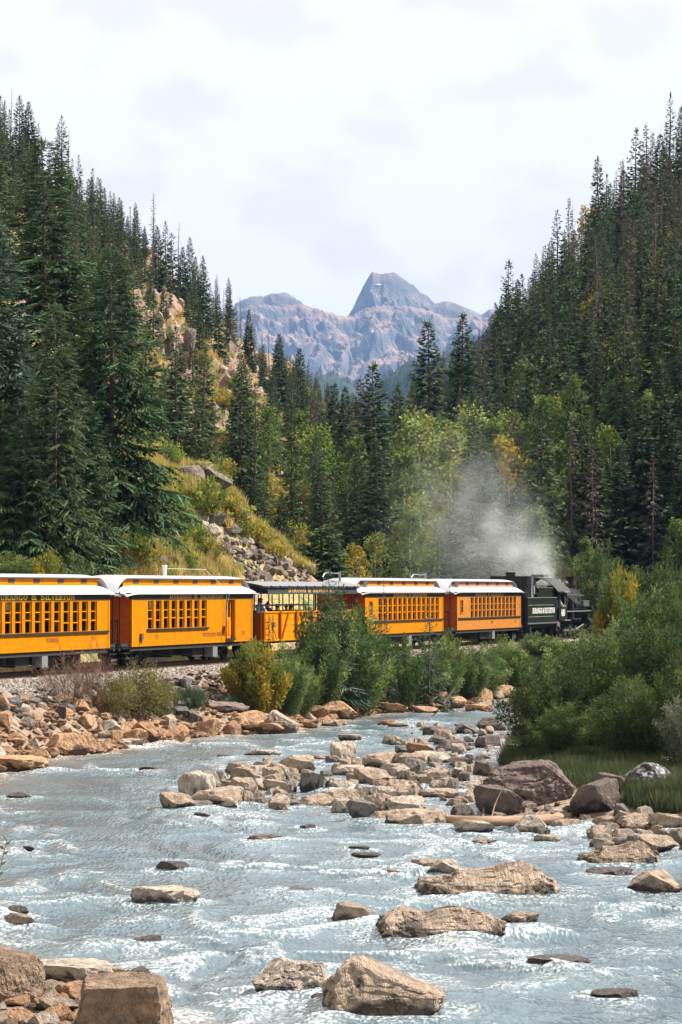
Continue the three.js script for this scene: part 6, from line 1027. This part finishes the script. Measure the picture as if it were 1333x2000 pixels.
{ // the young spruces by the willows
  const y = (px, ty, d, w, label) => { const [a, b] = FRAME.ray(px, ty), x = a * d, h = EYE + b * d - ground(x, d); const t = plantTree('young', 'spruce_tree', young, x, d, h, 5, barkMat, needleMat, px, w); tag(t.m, label, 'spruce'); };
  y(645, 1108, 113, 1.35, 'young bluish spruce standing before the open car roof'); y(838, 1165, 119, 0.9, 'small thin spruce before the coach windows'); y(752, 1128, 117, 0.45, 'spindly spruce leader before the coach roof'); y(1195, 1085, 150, 1.2, 'young spruce right of the locomotive'); y(1245, 1100, 148, 1.1, 'young spruce at the edge of the dark forest');
}
// ---------------------------------------------------------------- grass, driftwood, small things
{
  const tuft = (seed, n, h, spread, w, c1, c2) => { const r = rng(seed), L = new Leaves(); for (let i = 0; i < n; i++) { const az = r() * 6.28, o = V((r() - 0.5) * spread, -0.03, (r() - 0.5) * spread), d = V(Math.cos(az) * 0.4, 1, Math.sin(az) * 0.4).normalize(), t = r(); L.blade(o, d, perp(d, r), h * (0.5 + 0.6 * r()), w, c1.map((q, j) => lerp(q, c2[j], t)), c2); } return L.build(); };
  const green = tuft(640, 26, 0.42, 0.3, 0.02, [0.03, 0.052, 0.022], [0.075, 0.1, 0.05]), dry = tuft(641, 22, 0.5, 0.45, 0.035, [0.44, 0.34, 0.12], [0.54, 0.43, 0.17]), r = rng(93), q = new THREE.Object3D();
  const spread = (name, geo, count, place, label, s0, s1, tint) => { const list = [], cs = []; for (let k = 0; k < count * 6 && list.length < count; k++) { const p = place(); if (!p) continue; q.position.set(p[0], Math.max(0, ground(p[0], p[1])) - 0.02, -p[1]); const s = lerp(s0, s1, r()); q.scale.set(s, s * (0.7 + 0.6 * r()), s); q.rotation.set((r() - 0.5) * 0.3, r() * 6.28, (r() - 0.5) * 0.3); q.updateMatrix(); list.push(q.matrix.clone()); cs.push(tint()); } const im = new THREE.InstancedMesh(geo, leafMat, list.length); list.forEach((m, i) => { im.setMatrixAt(i, m); im.setColorAt(i, cs[i]); }); im.name = name; im.castShadow = true; scene.add(im); tag(im, label, 'grass', null, 'stuff'); };
  const any2 = () => { const k = 0.55 + 0.8 * r(), y = r() < 0.25 ? 1.5 : 1; return col(k * y, k * (0.9 + 0.2 * r()), k * 0.9); };
  const any = () => { const k = 0.7 + 0.6 * r(); return col(k, k * (0.95 + 0.1 * r()), k); }, mixed = () => { const k = 0.7 + 0.55 * r(), g = r(); return g < 0.3 ? col(0.55 * k, 0.85 * k, 0.45 * k) : col(k, k * (0.88 + 0.15 * r()), k * 0.9); };
  const area = (list) => () => { const [px, py, sx, sy] = list[Math.floor(r() * list.length)], [x, d] = hit(px + (r() + r() - 1) * sx, py + (r() + r() - 1) * sy); return Math.max(0, ground(x, d)) < 0.02 ? null : [x, d]; };
  spread('bank_grass', green, 5200, area([[1000, 1462, 90, 34], [1120, 1490, 120, 34], [1180, 1510, 120, 40], [1290, 1555, 70, 40], [960, 1475, 40, 25], [1090, 1480, 90, 30]]), 'green grass of the right bank under the dark bushes', 0.4, 1.3, any2);
  spread('shore_grass', green, 1500, area([[480, 1380, 60, 12], [540, 1384, 40, 12], [700, 1368, 70, 10], [370, 1375, 30, 12], [620, 1375, 40, 10], [850, 1350, 60, 10], [1000, 1320, 60, 16]]), 'green grass patches along the left shore', 0.7, 1.4, any);
  spread('dry_grass', dry, 15000, () => { const px = lerp(0, 660, r()), py = lerp(860, 1135, r()), [x, d] = hit(px, py, false), n = alongTrack(x, d)[1]; return n > 3.3 && d < 175 && !onTalus(px, py) && ground(x, d) > 2.4 && fbm2(x * 0.25, d * 0.25, 2) + r() * 0.5 > 0.02 ? [x, d] : null; }, 'dry yellow grass on the slope behind the train', 0.6, 1.5, mixed);
  spread('hill_grass', dry, 3500, () => { const px = lerp(200, 640, r()), py = lerp(480, 950, r()), [x, d] = hit(px, py, false); return d > 170 && d < 420 && slopeRock(x, d) < 0.4 + 0.3 * r() && ground(x, d) > 3 && !(px > 275 && px < 530 && py < 860 && r() < 0.85) ? [x, d] : null; }, 'dry grass and herbs on the far left hillside', 1.2, 2.6, mixed);
  spread('forest_undergrowth', dry, 5000, () => { const px = lerp(650, 1333, r()), py = lerp(560, 1140, r()), [x, d] = hit(px, py, false); return d > 170 && d < 430 && ground(x, d) > 2 ? [x, d] : null; }, 'green undergrowth beneath the right forest', 1.5, 3, () => { const k = 0.3 + 0.4 * r(); return col(0.45 * k, 0.85 * k, 0.5 * k); });
  const t = top('grass_tuft', tuft(650, 90, 0.5, 0.4, 0.02, [0.03, 0.06, 0.03], [0.06, 0.11, 0.06]), leafMat, 'dark green grass tuft on the rocks at lower left', 'grass tuft'); { const [x, d] = hit(58, 1925); t.position.set(x, Math.max(0, ground(x, d)) + 0.05, -d); t.scale.set(0.85, 0.8, 0.85); }
}
{ // driftwood
  const wood = std([0.3, 0.185, 0.115], 0.8, { map: rockTint, bumpMap: rockBump, bumpScale: 0.02 }), logOf = (name, pts, r0, label, mat) => top(name, (() => { const g = tube(pts, 1, 24, 10), c = new THREE.CatmullRomCurve3(pts.map((p) => V(...p))), p = g.attributes.position; for (let i = 0; i < p.count; i++) { const k = Math.floor(i / 11) / 24, q = c.getPointAt(k), rad = r0 * lerp(1, 0.7, k) * (1 + 0.12 * n3(p.getX(i) * 3, p.getY(i) * 3, k * 9)); p.setXYZ(i, q.x + (p.getX(i) - q.x) * rad, q.y + (p.getY(i) - q.y) * rad, q.z + (p.getZ(i) - q.z) * rad); } g.computeVertexNormals(); return g; })(), mat ?? wood, label, 'driftwood');
  const P = (px, py, y) => { const [a, b] = FRAME.ray(px, py), d = (EYE - y) / -b; return [a * d, y, -d]; };
  logOf('driftwood_log', [P(858, 1602, 0.12), P(930, 1604, 0.15), P(1000, 1603, 0.13), P(1060, 1600, 0.1), P(1118, 1594, 0.05)], 0.13, 'long orange brown driftwood log lying across the side channel');
  const twig = std([0.2, 0.13, 0.09], 0.9);
  logOf('dead_branch', [P(958, 1608, 0.1), P(968, 1570, 0.5), P(984, 1535, 0.9)], 0.018, 'thin leaning stick in front of the dark square boulder', twig);
  logOf('dead_branch', [P(1026, 1585, 0.1), P(1032, 1560, 0.3), P(1030, 1540, 0.55)], 0.014, 'thin stick before the great mauve boulder', twig);
  logOf('dead_branch', [P(942, 1604, 0.1), P(944, 1590, 0.25), P(945, 1578, 0.4)], 0.025, 'short stub standing on the driftwood log', twig);
  logOf('driftwood_stick', [P(868, 1372, 0.5), P(880, 1356, 0.95), P(890, 1342, 1.3)], 0.04, 'pale driftwood stick on the orange far shore rocks', std([0.5, 0.42, 0.33], 0.8));
  logOf('dead_branch', [P(1290, 1540, 0.7), P(1315, 1530, 0.75), P(1340, 1522, 0.8)], 0.07, 'brown log end beside the streaked boulder', wood);
  const L = new Leaves(), r = rng(97), st = []; // a twig with a few leaves that leans in at the left
  const base = FRAME.at(-6, 1720, 22), end = FRAME.at(14, 1640, 22), mid = FRAME.at(2, 1690, 22); st.push(tube([base.toArray(), mid.toArray(), end.toArray()], 0.004, 10, 5), tube([FRAME.at(-8, 2100, 22).toArray(), FRAME.at(-10, 1850, 22).toArray(), base.toArray()], 0.007, 8, 5));
  for (let i = 0; i < 9; i++) { const p = base.clone().lerp(end, i / 8), d = V(i % 2 ? 0.8 : -0.6, 0.6, 0.2).normalize(); L.blade(p, d, perp(d, r), 0.06, 0.025, [0.08, 0.13, 0.04]); }
  const o = thing('leafy_twig', 'thin twig with small green leaves at the left frame edge', 'twig'); part('stem', st, twig, o); const lf = part('leaves', L.build(), leafMat, o); lf.userData.kind = 'stuff';
}
{ // steam from the safety valve, drifting back over the trees: countless droplets
  const r = rng(98), N = 64000, L = new Leaves();
  for (let i = 0; i < 64; i++) { const d = V(r() - 0.5, r() - 0.5, r() - 0.5).normalize().multiplyScalar(0.42 * Math.cbrt(r())), e = perp(UP, r), f = perp(e, r), s = 0.0026 * (0.7 + 0.6 * r()); L.tri(d, d.clone().addScaledVector(e, s * 1.5), d.clone().addScaledVector(f, s * 1.5), [1, 1, 1]); }
  const tri = L.build(); tri.deleteAttribute('color');
  const mat = new THREE.MeshPhysicalMaterial({ color: col(0.9, 0.94, 0.97), roughness: 1, transmission: 0.5, side: THREE.DoubleSide, specularIntensity: 0 });
  const im = new THREE.InstancedMesh(tri, mat, N), q = new THREE.Object3D(), g = () => (r() + r() + r() + r() - 2) * 0.87;
  const a = trackAt(65.6 + 3.2, 0, RAIL + 3.5), src = V(...a), far = FRAME.at(868, 985, 172);
  for (let i = 0; i < N; ) {
    const t = i < N * 0.02 ? 0.12 * r() : Math.pow(r(), 0.85), w = 0.12 + 4.7 * Math.pow(t, 0.72), p = src.clone().lerp(far, t); p.y += 0.9 * Math.sin(Math.min(1, t * 1.6) * 1.57) * (1 - t) + g() * w * 1.25; p.x += g() * w * 0.95; p.z += g() * w * 0.9;
    if (t > 0.15 && fbm3(p.x * 0.4, p.y * 0.4, p.z * 0.4, 3) + 0.36 < r() * 0.75) continue;
    if (p.y < 5.2) continue;
    q.position.copy(p); q.rotation.set(r() * 6.28, r() * 6.28, r() * 6.28); const s = t < 0.1 ? 0.35 + 2 * t : 1; q.scale.set(s, s, s); q.updateMatrix(); im.setMatrixAt(i, q.matrix); i++;
  }
  im.name = 'steam_cloud'; scene.add(im); tag(im, 'white steam drifting from the locomotive over the blue spruces', 'steam', null, 'stuff');
}
camera.far = 40000; camera.updateProjectionMatrix();
scene.traverse((o) => { if (o.isMesh) { o.castShadow = true; o.receiveShadow = true; } });
renderer.render(scene, camera);
